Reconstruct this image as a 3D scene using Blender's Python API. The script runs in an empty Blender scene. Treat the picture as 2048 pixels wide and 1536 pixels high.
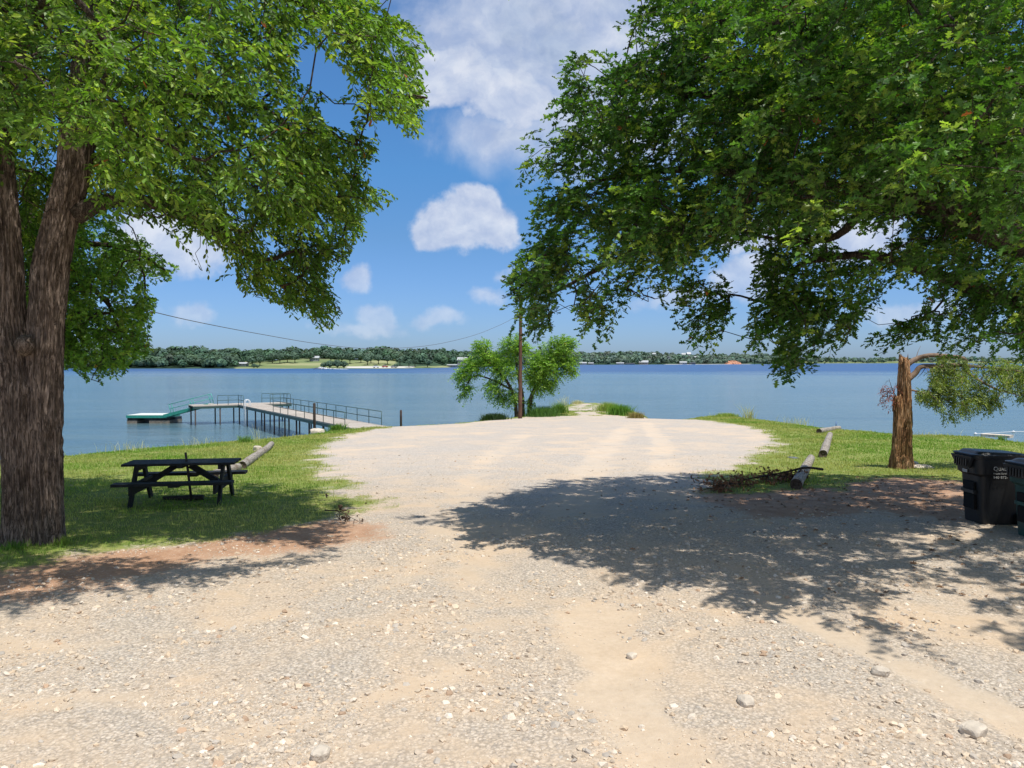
import bpy, math, random
import numpy as np
from math import radians, sin, cos, pi
rnd = random.Random(7)
R = np.random.default_rng(11)
C = bpy.context.scene.collection
F = 1540.0; CAMZ = 2.5; PITCH = math.atan(44/1540)
CP, SP = cos(PITCH), sin(PITCH)
WATER = -2.6

# ------------------------------------------------------------------ helpers
def ray(px, py):
    cx = (px-1024)/F; cy = (768-py)/F
    return np.array([cx, CP+cy*SP, -SP+cy*CP])
def at(px, py, Y):
    d = ray(px, py); t = Y/d[1]
    return np.array([d[0]*t, Y, CAMZ+d[2]*t])
def project(P):
    P = np.asarray(P, float); x = P[..., 0]; y = P[..., 1]; z = P[..., 2]-CAMZ
    f = y*CP - z*SP; u = y*SP + z*CP
    f = np.where(f < .01, .01, f)
    return 1024+F*x/f, 768-F*u/f, f
def gz(Y):
    Y = np.asarray(Y, float)
    return -0.033*np.clip(Y-12, 0, 43)
def ground(px, py):
    d = ray(px, py)
    lo, hi = 1.0, 400.0
    for _ in range(50):
        m = (lo+hi)/2
        z = CAMZ+d[2]*m/d[1]
        if z > gz(m): lo = m
        else: hi = m
    return np.array([d[0]*lo/d[1], lo, float(gz(lo))])

def hash3(i, j, k, seed):
    n = (i*73856093) ^ (j*19349663) ^ (k*83492791) ^ (seed*2654435761 & 0x7fffffff)
    n = n & 0xffffffff
    n = ((n ^ (n >> 13))*1274126177) & 0xffffffff
    n = n ^ (n >> 16)
    return (n & 0xffff)/65535.0
def vnoise(P, seed=0):
    P = np.asarray(P, float); i0 = np.floor(P).astype(np.int64); f = P-i0; f = f*f*(3-2*f)
    r = 0
    for a in (0, 1):
        for b in (0, 1):
            for c in (0, 1):
                w = (f[..., 0] if a else 1-f[..., 0])*(f[..., 1] if b else 1-f[..., 1])*(f[..., 2] if c else 1-f[..., 2])
                r = r+w*hash3(i0[..., 0]+a, i0[..., 1]+b, i0[..., 2]+c, seed)
    return r
def fbm(P, oct=3, seed=0):
    P = np.asarray(P, float); r = 0; a = .5; s = 0
    for o in range(oct):
        r = r+a*vnoise(P*2**o, seed+o*17); s += a; a *= .5
    return r/s
def v3(x, y, z=0.0):
    x, y = np.broadcast_arrays(np.asarray(x, float), np.asarray(y, float))
    return np.stack([x, y, np.zeros_like(x)+z], -1)
def inpoly(x, y, poly):
    poly = np.asarray(poly, float); r = np.zeros(np.shape(x), bool); n = len(poly)
    for i in range(n):
        x0, y0 = poly[i]; x1, y1 = poly[(i+1) % n]
        if y0 == y1: continue
        c = ((y0 > y) != (y1 > y)) & (x < (x1-x0)*(y-y0)/(y1-y0)+x0)
        r ^= c
    return r
def seg_dist(x, y, pts, closed=False):
    d = np.full(np.shape(x), 1e9); n = len(pts)
    for i in range(n if closed else n-1):
        a = np.asarray(pts[i], float)[:2]; b = np.asarray(pts[(i+1) % n], float)[:2]
        ab = b-a; L = max(ab@ab, 1e-9)
        t = np.clip(((x-a[0])*ab[0]+(y-a[1])*ab[1])/L, 0, 1)
        d = np.minimum(d, np.hypot(x-a[0]-t*ab[0], y-a[1]-t*ab[1]))
    return d
def sdf(x, y, poly):
    d = seg_dist(x, y, poly, True)
    return np.where(inpoly(x, y, poly), d, -d)
def nrm(v):
    return v/np.maximum(np.linalg.norm(v, axis=-1, keepdims=True), 1e-9)

def mesh_np(name, V, faces, mat, parent=None, smooth=False, attrs=None, link=True):
    """faces: list of (M,k) int arrays"""
    me = bpy.data.meshes.new(name)
    V = np.asarray(V, np.float32); me.vertices.add(len(V)); me.vertices.foreach_set('co', V.ravel())
    if isinstance(faces, np.ndarray): faces = [faces]
    faces = [np.asarray(f, np.int32) for f in faces if len(f)]
    loops = np.concatenate([f.ravel() for f in faces]); tot = np.concatenate([np.full(len(f), f.shape[1], np.int32) for f in faces])
    st = np.concatenate([[0], np.cumsum(tot)[:-1]]).astype(np.int32)
    me.loops.add(len(loops)); me.loops.foreach_set('vertex_index', loops.astype(np.int32))
    me.polygons.add(len(tot)); me.polygons.foreach_set('loop_start', st); me.polygons.foreach_set('loop_total', tot)
    me.polygons.foreach_set('use_smooth', np.full(len(tot), smooth))
    for k, a in (attrs or {}).items():
        a = np.asarray(a, np.float32)
        if a.ndim == 1:
            at_ = me.attributes.new(k, 'FLOAT', 'POINT'); at_.data.foreach_set('value', a)
        else:
            at_ = me.attributes.new(k, 'FLOAT_COLOR', 'POINT')
            if a.shape[1] == 3: a = np.concatenate([a, np.ones((len(a), 1), np.float32)], 1)
            at_.data.foreach_set('color', a.ravel())
    me.update(calc_edges=True)
    me.validate()
    me.materials.append(mat)
    o = bpy.data.objects.new(name, me)
    if link: C.objects.link(o)
    if parent is not None: o.parent = parent
    return o

class MB:
    def __init__(s): s.V = []; s.F = {}; s.n = 0; s.A = []
    def add(s, V, F, tint=None):
        V = np.asarray(V, float); s.V.append(V)
        for f in (F if isinstance(F, list) else [F]):
            f = np.asarray(f)
            s.F.setdefault(f.shape[1], []).append(f+s.n)
        s.n += len(V)
        s.A.append(np.tile(np.asarray(tint if tint is not None else (1, 1, 1), float), (len(V), 1)))
        return s
    def box(s, c, size, rz=0, M=None, taper=1.0):
        c = np.asarray(c, float); h = np.asarray(size, float)/2
        v = np.array([[x, y, z] for z in (-1, 1) for y in (-1, 1) for x in (-1, 1)], float)*h
        v[4:, :2] *= taper
        # small bevel not needed at these sizes
        if M is not None: v = v@np.asarray(M).T
        if rz: v = v@np.array([[cos(rz), sin(rz), 0], [-sin(rz), cos(rz), 0], [0, 0, 1]])
        f = np.array([[0, 2, 3, 1], [4, 5, 7, 6], [0, 1, 5, 4], [1, 3, 7, 5], [3, 2, 6, 7], [2, 0, 4, 6]])
        return s.add(v+c, f)
    def beam(s, a, b, w, h, up=(0, 0, 1)):
        a = np.asarray(a, float); b = np.asarray(b, float); d = b-a; L = np.linalg.norm(d); d /= L
        up = np.asarray(up, float); sd = np.cross(d, up)
        if np.linalg.norm(sd) < 1e-3: sd = np.cross(d, (0, 1, 0))
        sd /= np.linalg.norm(sd); u = np.cross(sd, d)
        M = np.stack([d, sd, u], 1)
        return s.box((a+b)/2, (L, w, h), M=M)
    def tube(s, pts, rad, n=8, cap=True, tint=None):
        V, Fq = tube_np(pts, rad, n)
        fs = [Fq]
        if cap:
            m = len(pts)
            fs.append(np.array([list(range(n))[::-1]])); fs.append(np.array([list(range((m-1)*n, m*n))]))
        return s.add(V, fs, tint)
    def cyl(s, c, r, h, n=16): return s.tube([np.asarray(c, float), np.asarray(c, float)+(0, 0, h)], [r, r], n)
    def build(s, name, mat, parent=None, smooth=False, tint=False):
        return mesh_np(name, np.concatenate(s.V), [np.concatenate(f) for f in s.F.values()], mat, parent, smooth,
                       {'tint': np.concatenate(s.A)} if tint else None)

def tube_np(pts, rad, n=8):
    P = np.asarray(pts, float); m = len(P); rad = np.broadcast_to(np.asarray(rad, float), (m,))
    T = np.gradient(P, axis=0) if m > 1 else P; T = nrm(T)
    ref = np.array([0, 0, 1.0]) if abs(T[0][2]) < .9 else np.array([1.0, 0, 0])
    A = []; B = []
    a = nrm(np.cross(T[0], ref))
    for i in range(m):
        a = a-T[i]*(a@T[i]); a = a/np.linalg.norm(a); A.append(a); B.append(np.cross(T[i], a))
    A = np.array(A); B = np.array(B)
    th = np.arange(n)*2*pi/n
    V = P[:, None]+rad[:, None, None]*(np.cos(th)[None, :, None]*A[:, None]+np.sin(th)[None, :, None]*B[:, None])
    i = np.arange(m-1)[:, None]*n; j = np.arange(n)[None]; k = (j+1) % n
    Fq = np.stack([i+j, i+k, i+n+k, i+n+j], -1).reshape(-1, 4)
    return V.reshape(-1, 3), Fq
def spline(pts, k=8):
    P = np.asarray(pts, float); P = np.vstack([2*P[0]-P[1], P, 2*P[-1]-P[-2]]); out = []
    for i in range(1, len(P)-2):
        for t in np.arange(k)/k:
            p0, p1, p2, p3 = P[i-1:i+3]
            out.append(.5*((2*p1)+(-p0+p2)*t+(2*p0-5*p1+4*p2-p3)*t*t+(-p0+3*p1-3*p2+p3)*t**3))
    out.append(P[-2]); return np.array(out)

def tag(o, label=None, cat=None, group=None, kind=None):
    if label: o['label'] = label
    if cat: o['category'] = cat
    if group: o['group'] = group
    if kind: o['kind'] = kind
    return o
def thing(name, label, cat, loc=(0, 0, 0), rz=0, group=None):
    o = bpy.data.objects.new(name, None); C.objects.link(o); o.location = loc; o.rotation_euler = (0, 0, rz)
    o.empty_display_size = .2
    return tag(o, label, cat, group)
def rebase(o, loc):
    """move a mesh's origin to loc, geometry unchanged"""
    me = o.data; n = len(me.vertices); a = np.empty(n*3, np.float32); me.vertices.foreach_get('co', a)
    a = a.reshape(-1, 3)-np.asarray(loc, np.float32); me.vertices.foreach_set('co', a.ravel()); me.update(); o.location = loc
    return o

# ------------------------------------------------------------------ materials
class NT:
    def __init__(s, nt): s.nt = nt
    def n(s, typ, **kw):
        nd = s.nt.nodes.new(typ)
        for k, v in kw.items():
            if k.startswith('in_'):
                key = k[3:]; key = int(key) if key.isdigit() else key.replace('_', ' ')
                s.set(nd.inputs[key], v)
            else: setattr(nd, k, v)
        return nd
    def set(s, inp, v):
        if isinstance(v, bpy.types.NodeSocket): s.nt.links.new(v, inp)
        elif isinstance(v, bpy.types.Node): s.nt.links.new(v.outputs[0], inp)
        else:
            if isinstance(v, (tuple, list)) and len(v) == 3 and inp.type == 'RGBA': v = tuple(v)+(1,)
            inp.default_value = v
    def math(s, op, a, b=0.0, c=None, clamp=False):
        nd = s.nt.nodes.new('ShaderNodeMath'); nd.operation = op; nd.use_clamp = clamp
        s.set(nd.inputs[0], a); s.set(nd.inputs[1], b)
        if c is not None: s.set(nd.inputs[2], c)
        return nd.outputs[0]
    def vmath(s, op, a, b=(0, 0, 0)):
        nd = s.nt.nodes.new('ShaderNodeVectorMath'); nd.operation = op
        s.set(nd.inputs[0], a); s.set(nd.inputs[1], b)
        return nd.outputs['Value'] if op in ('LENGTH', 'DOT_PRODUCT') else nd.outputs[0]
    def mix(s, f, a, b, blend='MIX'):
        nd = s.nt.nodes.new('ShaderNodeMix'); nd.data_type = 'RGBA'; nd.blend_type = blend
        s.set(nd.inputs[0], f); s.set(nd.inputs[6], a); s.set(nd.inputs[7], b)
        return nd.outputs[2]
    def noise(s, vec, scale, detail=3, rough=.5, dist=0):
        nd = s.nt.nodes.new('ShaderNodeTexNoise'); s.set(nd.inputs['Vector'], vec)
        nd.inputs['Scale'].default_value = scale; nd.inputs['Detail'].default_value = detail
        nd.inputs['Roughness'].default_value = rough; nd.inputs['Distortion'].default_value = dist
        return nd
    def vor(s, vec, scale, feature='F1'):
        nd = s.nt.nodes.new('ShaderNodeTexVoronoi'); nd.feature = feature; s.set(nd.inputs['Vector'], vec)
        nd.inputs['Scale'].default_value = scale
        return nd
    def ramp(s, f, stops):
        nd = s.nt.nodes.new('ShaderNodeValToRGB'); s.set(nd.inputs[0], f); e = nd.color_ramp.elements
        while len(e) < len(stops): e.new(.5)
        for i, (p, c) in enumerate(stops):
            e[i].position = p; e[i].color = (tuple(c)+(1,)) if hasattr(c, '__len__') else (c, c, c, 1)
        return nd.outputs[0]
    def sstep(s, v, a, b):
        nd = s.nt.nodes.new('ShaderNodeMapRange'); nd.interpolation_type = 'SMOOTHSTEP'
        s.set(nd.inputs[0], v); nd.inputs[1].default_value = a; nd.inputs[2].default_value = b
        return nd.outputs[0]
    def bump(s, h, strength=.5, dist=.02, normal=None):
        nd = s.nt.nodes.new('ShaderNodeBump'); nd.inputs['Strength'].default_value = strength
        nd.inputs['Distance'].default_value = dist; s.set(nd.inputs['Height'], h)
        if normal is not None: s.set(nd.inputs['Normal'], normal)
        return nd.outputs[0]
def mat_new(name):
    m = bpy.data.materials.new(name); m.use_nodes = True; nt = m.node_tree
    for n in list(nt.nodes): nt.nodes.remove(n)
    t = NT(nt); out = t.n('ShaderNodeOutputMaterial'); return m, t, out
def pbr(name, build, rough=.8, spec=.3, metal=0):
    m, t, out = mat_new(name); p = t.n('ShaderNodeBsdfPrincipled')
    p.inputs['Roughness'].default_value = rough; p.inputs['Specular IOR Level'].default_value = spec; p.inputs['Metallic'].default_value = metal
    build(t, p); t.set(out.inputs[0], p.outputs[0]); return m
def coords(t): return t.n('ShaderNodeTexCoord').outputs['Object']

def simple(name, col, rough=.7, spec=.3, var=.25, scale=6, bump=.2, bs=40, metal=0, stretch=None):
    def b(t, p):
        co = coords(t)
        if stretch: co = t.vmath('MULTIPLY', co, stretch)
        n = t.noise(co, scale, 5, .6); n2 = t.noise(co, bs, 3)
        c1 = tuple(c*(1-var) for c in col); c2 = tuple(min(1, c*(1+var)) for c in col)
        t.set(p.inputs['Base Color'], t.ramp(n.outputs[0], [(.3, c1), (.7, c2)]))
        t.set(p.inputs['Roughness'], t.math('MULTIPLY_ADD', n2.outputs[0], .3, rough-.15))
        if bump: t.set(p.inputs['Normal'], t.bump(n2.outputs[0], bump, .01))
    return pbr(name, b, rough, spec, metal)

def leaf_mat(name, transl=.35, rough=.4, spec=.5, tcol=(1.4, 1.5, .5)):
    m, t, out = mat_new(name); a = t.n('ShaderNodeAttribute', attribute_name='tint')
    p = t.n('ShaderNodeBsdfPrincipled'); p.inputs['Roughness'].default_value = rough; p.inputs['Specular IOR Level'].default_value = spec
    t.set(p.inputs['Base Color'], a.outputs['Color'])
    tr = t.n('ShaderNodeBsdfTranslucent'); t.set(tr.inputs[0], t.mix(1.0, a.outputs['Color'], tcol, 'MULTIPLY'))
    mx = t.n('ShaderNodeMixShader'); mx.inputs[0].default_value = transl
    t.set(mx.inputs[1], p.outputs[0]); t.set(mx.inputs[2], tr.outputs[0]); t.set(out.inputs[0], mx.outputs[0]); return m
M_LEAF = leaf_mat('leaf_surface', .40, .46, .4, (1.3, 1.5, .5))
M_FARLEAF = leaf_mat('far_leaf_surface', .15, .8, .1)
M_GRASS = leaf_mat('grass_blade_surface', .35, .6, .25)
M_DEADLEAF = leaf_mat('dead_leaf_surface', .15, .7, .2, (1, .8, .6))

def bark_b(c_dark, c_mid, c_light, sz=(9, 9, 1.6), bscale=1.0, bst=.8):
    def b(t, p):
        co = coords(t); st = t.vmath('MULTIPLY', co, sz)
        n = t.noise(st, 3.4, 8, .74, .5); v = t.noise(t.vmath('MULTIPLY', st, (1.6, 1.6, .55)), 1.5, 4, .6, .9)
        big = t.noise(co, 1.6, 3)
        f = t.math('ADD', t.math('MULTIPLY', n.outputs[0], .7), t.math('MULTIPLY', big.outputs[0], .3))
        c = t.ramp(f, [(.38, c_dark), (.5, c_mid), (.61, c_light)])
        crack = t.sstep(t.math('ABSOLUTE', t.math('SUBTRACT', v.outputs[0], .5)), .0, .07)
        t.set(p.inputs['Base Color'], t.mix(t.math('MULTIPLY', t.math('SUBTRACT', 1.0, crack), .8), c, tuple(x*.45 for x in c_dark)))
        h = t.math('ADD', t.math('MULTIPLY', crack, .6), n.outputs[0])
        t.set(p.inputs['Normal'], t.bump(h, bst, .03*bscale))
    return b
M_BARK = pbr('furrowed_bark', bark_b((.11, .08, .062), (.23, .175, .14), (.36, .285, .235), (10, 10, 2.4)), .9, .15)
M_OAKBARK = pbr('dark_oak_bark', bark_b((.05, .04, .03), (.12, .09, .07), (.2, .17, .13), (14, 14, 6)), .9, .15)
M_STUMP = pbr('torn_cedar_wood', bark_b((.13, .065, .035), (.58, .30, .14), (.78, .54, .33), (13, 13, 1.3), 1, 1.0), .85, .2)
M_POLE = pbr('pole_wood', bark_b((.09, .05, .035), (.17, .09, .06), (.25, .14, .1), (20, 20, 1), .3, .4), .85, .2)
M_LOG = None
def log_b(t, p):
    co = coords(t); st = t.vmath('MULTIPLY', co, (2, 30, 30)); n = t.noise(st, 1.5, 5, .6); big = t.noise(co, 3, 3)
    c = t.ramp(n.outputs[0], [(.3, (.12, .1, .085)), (.5, (.32, .285, .24)), (.7, (.46, .42, .36))])
    t.set(p.inputs['Base Color'], t.mix(t.sstep(big.outputs[0], .5, .75), c, (.2, .16, .12)))
    t.set(p.inputs['Normal'], t.bump(n.outputs[0], .8, .02))
M_LOG = pbr('weathered_log', log_b, .9, .15)
M_LOGEND = simple('log_end_grain', (.10, .075, .06), .9, .1, .5, 14, .6, 60)
M_TABLE = simple('black_table_paint', (.024, .026, .026), .7, .2, .6, 9, .5, 30, stretch=(1, 8, 8))
M_RUST = simple('dark_iron', (.045, .036, .032), .7, .4, .4, 20, .3)
M_RAIL = simple('dark_green_rail_paint', (.05, .10, .09), .55, .4, .4, 12, .2)
M_TEAL = simple('teal_paint', (.035, .27, .21), .5, .4, .25, 6, .15)
M_DECKTOP = simple('pale_deck_coating', (.62, .64, .6), .7, .3, .12, 8, .15)
M_PILE = simple('rusty_piling', (.075, .058, .052), .85, .2, .5, 8, .4, stretch=(1, 1, .4))
M_WHITE = simple('white_paint', (.78, .79, .8), .45, .4, .06, 6, .05)
M_FLOAT = simple('float_drum', (.035, .035, .038), .6, .3, .6, 5, .3)
M_FLOATLOW = simple('float_drum_scum', (.24, .2, .16), .85, .2, .4, 8, .4)
M_STONE = simple('limestone_rock', (.56, .49, .40), .9, .2, .3, 6, .6, 25)
M_STONEDARK = simple('dark_slab', (.12, .13, .15), .6, .3, .3, 12, .4)
M_CANB = simple('black_bin_plastic', (.014, .015, .017), .42, .45, .3, 4, .12, 220)
M_CANB2 = simple('black_lid_plastic', (.02, .021, .023), .38, .5, .25, 5, .12, 200)
M_CANG = simple('green_bin_plastic', (.008, .06, .052), .42, .45, .25, 4, .12, 220)
M_WIRE = simple('cable_surface', (.12, .12, .13), .6, .3, .1, 3, 0)
M_ROOF = simple('pale_metal_roof', (.42, .44, .45), .5, .4, .08, .2, 0)
M_WALLF = simple('far_wall_paint', (.36, .37, .37), .8, .2, .15, .3, 0)
M_WALLT = simple('tan_wall_paint', (.42, .34, .27), .8, .2, .15, .3, 0)
M_LETTER = simple('white_lettering', (.45, .45, .43), .6, .3, .05, 4, 0)
M_RED = simple('far_red_paint', (.35, .12, .09), .7, .3, .1, 1, 0)
M_BLUEP = simple('blue_post_paint', (.12, .2, .4), .5, .3, .1, 6, 0)
def deck_b(t, p):
    co = coords(t); x = t.n('ShaderNodeSeparateXYZ', in_0=co).outputs[0]
    pl = t.math('FRACT', t.math('MULTIPLY', x, 1/.19)); gap = t.sstep(t.math('ABSOLUTE', t.math('SUBTRACT', pl, .5)), .42, .5)
    idx = t.math('FLOOR', t.math('MULTIPLY', x, 1/.19)); wn = t.n('ShaderNodeTexWhiteNoise', noise_dimensions='1D'); t.set(wn.inputs['W'], idx)
    n = t.noise(t.vmath('MULTIPLY', co, (20, 2, 2)), 2, 4)
    f = t.math('ADD', t.math('MULTIPLY', wn.outputs[0], .5), t.math('MULTIPLY', n.outputs[0], .5))
    c = t.ramp(f, [(.1, (.30, .26, .21)), (.5, (.44, .39, .33)), (.9, (.56, .51, .44))])
    t.set(p.inputs['Base Color'], t.mix(gap, c, (.06, .05, .045)))
M_DECK = pbr('deck_planks', deck_b, .85, .2)

# ------------------------------------------------------------------ world
def build_world(sun_el, sun_rot):
    w = bpy.data.worlds.new('World'); bpy.context.scene.world = w; w.use_nodes = True; nt = w.node_tree; w.cycles.sampling_method = 'NONE'
    for n in list(nt.nodes): nt.nodes.remove(n)
    t = NT(nt); out = t.n('ShaderNodeOutputWorld'); bg = t.n('ShaderNodeBackground'); bg.inputs[1].default_value = .1
    sky = t.n('ShaderNodeTexSky', sky_type='NISHITA', sun_disc=False, sun_elevation=sun_el, sun_rotation=sun_rot, altitude=200, air_density=1.0, dust_density=.6, ozone_density=2.5)
    d = t.n('ShaderNodeTexCoord').outputs['Generated']
    s = t.n('ShaderNodeSeparateXYZ', in_0=d); y = t.math('MAXIMUM', s.outputs[1], .04)
    u = t.math('DIVIDE', s.outputs[0], y); v = t.math('DIVIDE', s.outputs[2], y)
    uv = t.n('ShaderNodeCombineXYZ', in_0=u, in_1=v).outputs[0]
    n1 = t.noise(uv, 7, 7, .58, .2); n2 = t.noise(uv, 26, 5, .55)
    warp = t.vmath('MULTIPLY', t.vmath('SUBTRACT', n1.outputs[1], (.5, .5, .5)), (.10, .075, 0))
    uvw = t.vmath('ADD', uv, warp)
    def ell(px, py, rx, ry, k=1.0):
        r = ray(px, py); c = (r[0]/r[1], r[2]/r[1], 0)
        q = t.vmath('MULTIPLY', t.vmath('SUBTRACT', uvw, c), (F/rx, F/ry, 0))
        return t.math('MULTIPLY', t.math('SUBTRACT', 1.0, t.vmath('LENGTH', q)), k)
    def union(L):
        r = L[0]
        for e in L[1:]: r = t.math('MAXIMUM', r, e)
        return r
    # crisp cumulus
    cum = union([ell(935, 445, 112, 70, 1.2), ell(870, 475, 70, 44), ell(995, 470, 60, 45), ell(955, 400, 70, 48),
                 ell(905, 150, 100, 80, 1.0), ell(1010, 195, 120, 70, .9), ell(725, 552, 34, 34, .6), ell(765, 632, 52, 36, .7), ell(735, 655, 90, 22, .45),
                 ell(975, 588, 45, 18, .4), ell(890, 640, 60, 18, .35), ell(375, 615, 60, 30, .4), ell(340, 470, 150, 90, .8), ell(1490, 550, 90, 60, .8), ell(1350, 600, 120, 20, .35),
                 ell(1700, 480, 150, 60, .8), ell(1830, 620, 130, 26, .4), ell(1500, 470, 120, 40, .7), ell(1010, 550, 30, 14, .3),
                 ell(-600, 300, 500, 200, 1), ell(2700, 200, 500, 240, 1), ell(-300, 620, 300, 40, .5), ell(2400, 640, 300, 40, .5)])
    mc = t.sstep(t.math('ADD', cum, t.math('MULTIPLY', t.math('SUBTRACT', n2.outputs[0], .5), .75)), -.04, .30)
    soft = union([ell(1120, 60, 400, 210, 1.0), ell(1190, 230, 260, 170, .9), ell(1010, 270, 200, 90, .6), ell(900, -120, 700, 150, .8), ell(1500, -300, 1500, 330, 1.0)])
    ms = t.sstep(t.math('ADD', soft, t.math('MULTIPLY', t.math('SUBTRACT', n1.outputs[0], .5), .9)), .0, .62)
    front = t.sstep(s.outputs[1], .02, .15)
    na = t.noise(uvw, 11, 6, .6); nb = t.noise(t.vmath('ADD', uvw, (.006, .016, 0)), 11, 6, .6)
    lit = t.math('MULTIPLY_ADD', t.math('SUBTRACT', na.outputs[0], nb.outputs[0]), 4.5, .5, clamp=True)
    # other directions: unseen clouds, added thick and warm to neutralise the blue fill light
    nd = t.noise(t.vmath('MULTIPLY', d, (1, 1, 2.2)), 3.0, 6, .55, .3)
    mo = t.math('MULTIPLY', t.sstep(nd.outputs[0], .40, .60), t.math('SUBTRACT', 1.0, front))
    mask = t.math('MAXIMUM', t.math('MULTIPLY', t.math('MAXIMUM', t.math('MULTIPLY', mc, t.math('MULTIPLY_ADD', t.sstep(v, .04, .19), .42, .42)), t.math('MULTIPLY', ms, .8)), front), t.math('MULTIPLY', mo, .85))
    mask = t.math('MULTIPLY', mask, t.sstep(s.outputs[2], .0, .03))
    # cloud colour: bright, greyer in the thick parts (values are pre-strength, x10)
    thick = t.math('MULTIPLY', t.sstep(soft, .28, .8), t.sstep(n1.outputs[0], .35, .62))
    ccol = t.mix(thick, (7.3, 7.7, 8.9), (4.5, 5.3, 6.9))
    ccol = t.mix(t.sstep(n2.outputs[0], .35, .7), t.mix(.5, ccol, (5.0, 5.9, 7.9)), ccol)
    # sky tint
    el = s.outputs[2]
    tint = t.ramp(t.sstep(el, 0.0, .55), [(0, (.60, .84, 1.38)), (.2, (.58, .88, 1.22)), (.4, (.56, 1.0, 1.36)), (1, (.66, 1.12, 1.5))])
    base = t.mix(1.0, sky.outputs[0], tint, 'MULTIPLY')
    ccol = t.mix(1.0, ccol, t.mix(lit, (.80, .84, .91), (1.17, 1.14, 1.06)), 'MULTIPLY')
    ccol = t.mix(t.math('SUBTRACT', 1.0, front), ccol, (6.6, 6.2, 5.7))
    t.set(bg.inputs[0], t.mix(mask, base, ccol)); t.set(out.inputs[0], bg.outputs[0])
# direction to the sun
SD = nrm(np.array([.23, -.26, 1.0]))
sun_el = math.asin(SD[2]); 
build_world(sun_el, math.atan2(SD[0], SD[1]))
sl = bpy.data.lights.new('sun', 'SUN'); sl.energy = 5.0; sl.angle = radians(.55); sl.color = (1, .955, .88)
so = bpy.data.objects.new('sun', sl); C.objects.link(so)
from mathutils import Vector
so.rotation_euler = Vector(-SD).to_track_quat('-Z', 'Y').to_euler(); so.location = (0, 0, 30)

cam = bpy.data.cameras.new('camera'); co_ = bpy.data.objects.new('camera', cam); C.objects.link(co_)
cam.sensor_width = 36; cam.lens = F/2048*36; cam.clip_end = 20000; cam.clip_start = .05
co_.location = (0, 0, CAMZ); co_.rotation_euler = (pi/2-PITCH, 0, 0)
bpy.context.scene.camera = co_
sc = bpy.context.scene; sc.view_settings.view_transform = 'Standard'; sc.view_settings.look = 'None'
sc.view_settings.exposure = 0; sc.view_settings.gamma = 1
sc.cycles.max_bounces = 5; sc.cycles.diffuse_bounces = 3; sc.cycles.glossy_bounces = 2; sc.cycles.transmission_bounces = 3; sc.cycles.caustics_reflective = False

# ------------------------------------------------------------------ terrain
def gpts(L): return [ground(x, y)[:2] for x, y in L]
shore_px = [(0, 915), (130, 905), (300, 890), (480, 878), (560, 872), (640, 862), (700, 854), (760, 850), (840, 847), (900, 844), (960, 839), (1010, 834), (1035, 829)]
shore2_px = [(1300, 834), (1370, 836), (1400, 831), (1440, 827), (1500, 834), (1560, 841), (1640, 852), (1720, 858), (1800, 866), (1900, 868), (1960, 870), (2048, 881)]
jet = [(1060, 828), (1085, 817), (1135, 808), (1150, 803.5), (1195, 803.5), (1225, 808), (1262, 818), (1290, 831)]
LAND = [(-900, -900), (-900, 16), (-60, 20), (-30, 22.5)]+[tuple(p) for p in gpts(shore_px)]+[tuple(p) for p in gpts(jet)]+[tuple(p) for p in gpts(shore2_px)]+[(30, 29.5), (60, 26), (900, 20), (900, -900)]
GRASSL = gpts([(0, 1140), (120, 1120), (200, 1108), (400, 1083), (500, 1072), (590, 1052), (640, 1040), (700, 1027), (738, 1003), (722, 985), (690, 965), (655, 945), (638, 920), (645, 895), (680, 872), (730, 861), (790, 852), (830, 847)])
GRASSL = [(-300, 7.9), (-20, 8.0), (-9, 8.2)]+GRASSL+[(-7, 60), (-60, 60), (-300, 60)]
GRASSR = gpts([(1372, 837), (1420, 841), (1480, 850), (1530, 862), (1558, 880), (1540, 898), (1500, 915), (1465, 935), (1440, 955), (1425, 975), (1450, 988), (1560, 988), (1640, 975), (1700, 962), (1800, 956), (1930, 962), (2048, 965)])
GRASSR = GRASSR+[(40, 14), (300, 14), (300, 70), (12, 90)]
DIRT1 = gpts([(-60, 1140), (120, 1110), (400, 1075), (560, 1050), (650, 1030), (740, 1050), (770, 1075), (640, 1100), (500, 1120), (350, 1145), (200, 1175), (60, 1205), (-60, 1215)])
DIRT2 = gpts([(1400, 972), (1470, 960), (1700, 940), (1930, 940), (2200, 950), (2200, 1045), (1900, 1050), (1750, 1030), (1500, 1035), (1380, 1000)])
TRACKS = [gpts(L) for L in ([(1185, 1230), (1215, 1300), (1260, 1420), (1310, 1560), (1350, 1700)], [(1540, 1205), (1640, 1255), (1800, 1330), (2080, 1460)],
                            [(-50, 1290), (200, 1290), (450, 1250), (700, 1205), (820, 1150), (880, 1060), (860, 1000)], [(300, 1500), (600, 1440), (900, 1350), (1010, 1290)],
                            [(1000, 1250), (950, 1120), (930, 1020), (960, 930), (1050, 870)], [(1150, 1030), (1180, 940), (1230, 880), (1260, 850)], [(1330, 940), (1320, 880), (1290, 845)], [(-50, 1390), (250, 1400), (500, 1380)])]
TW = [.26, .17, .13, .12, .3, .4, .35, .1]
TA = [1, .9, .4, .4, .4, .7, .7, .4]

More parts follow.
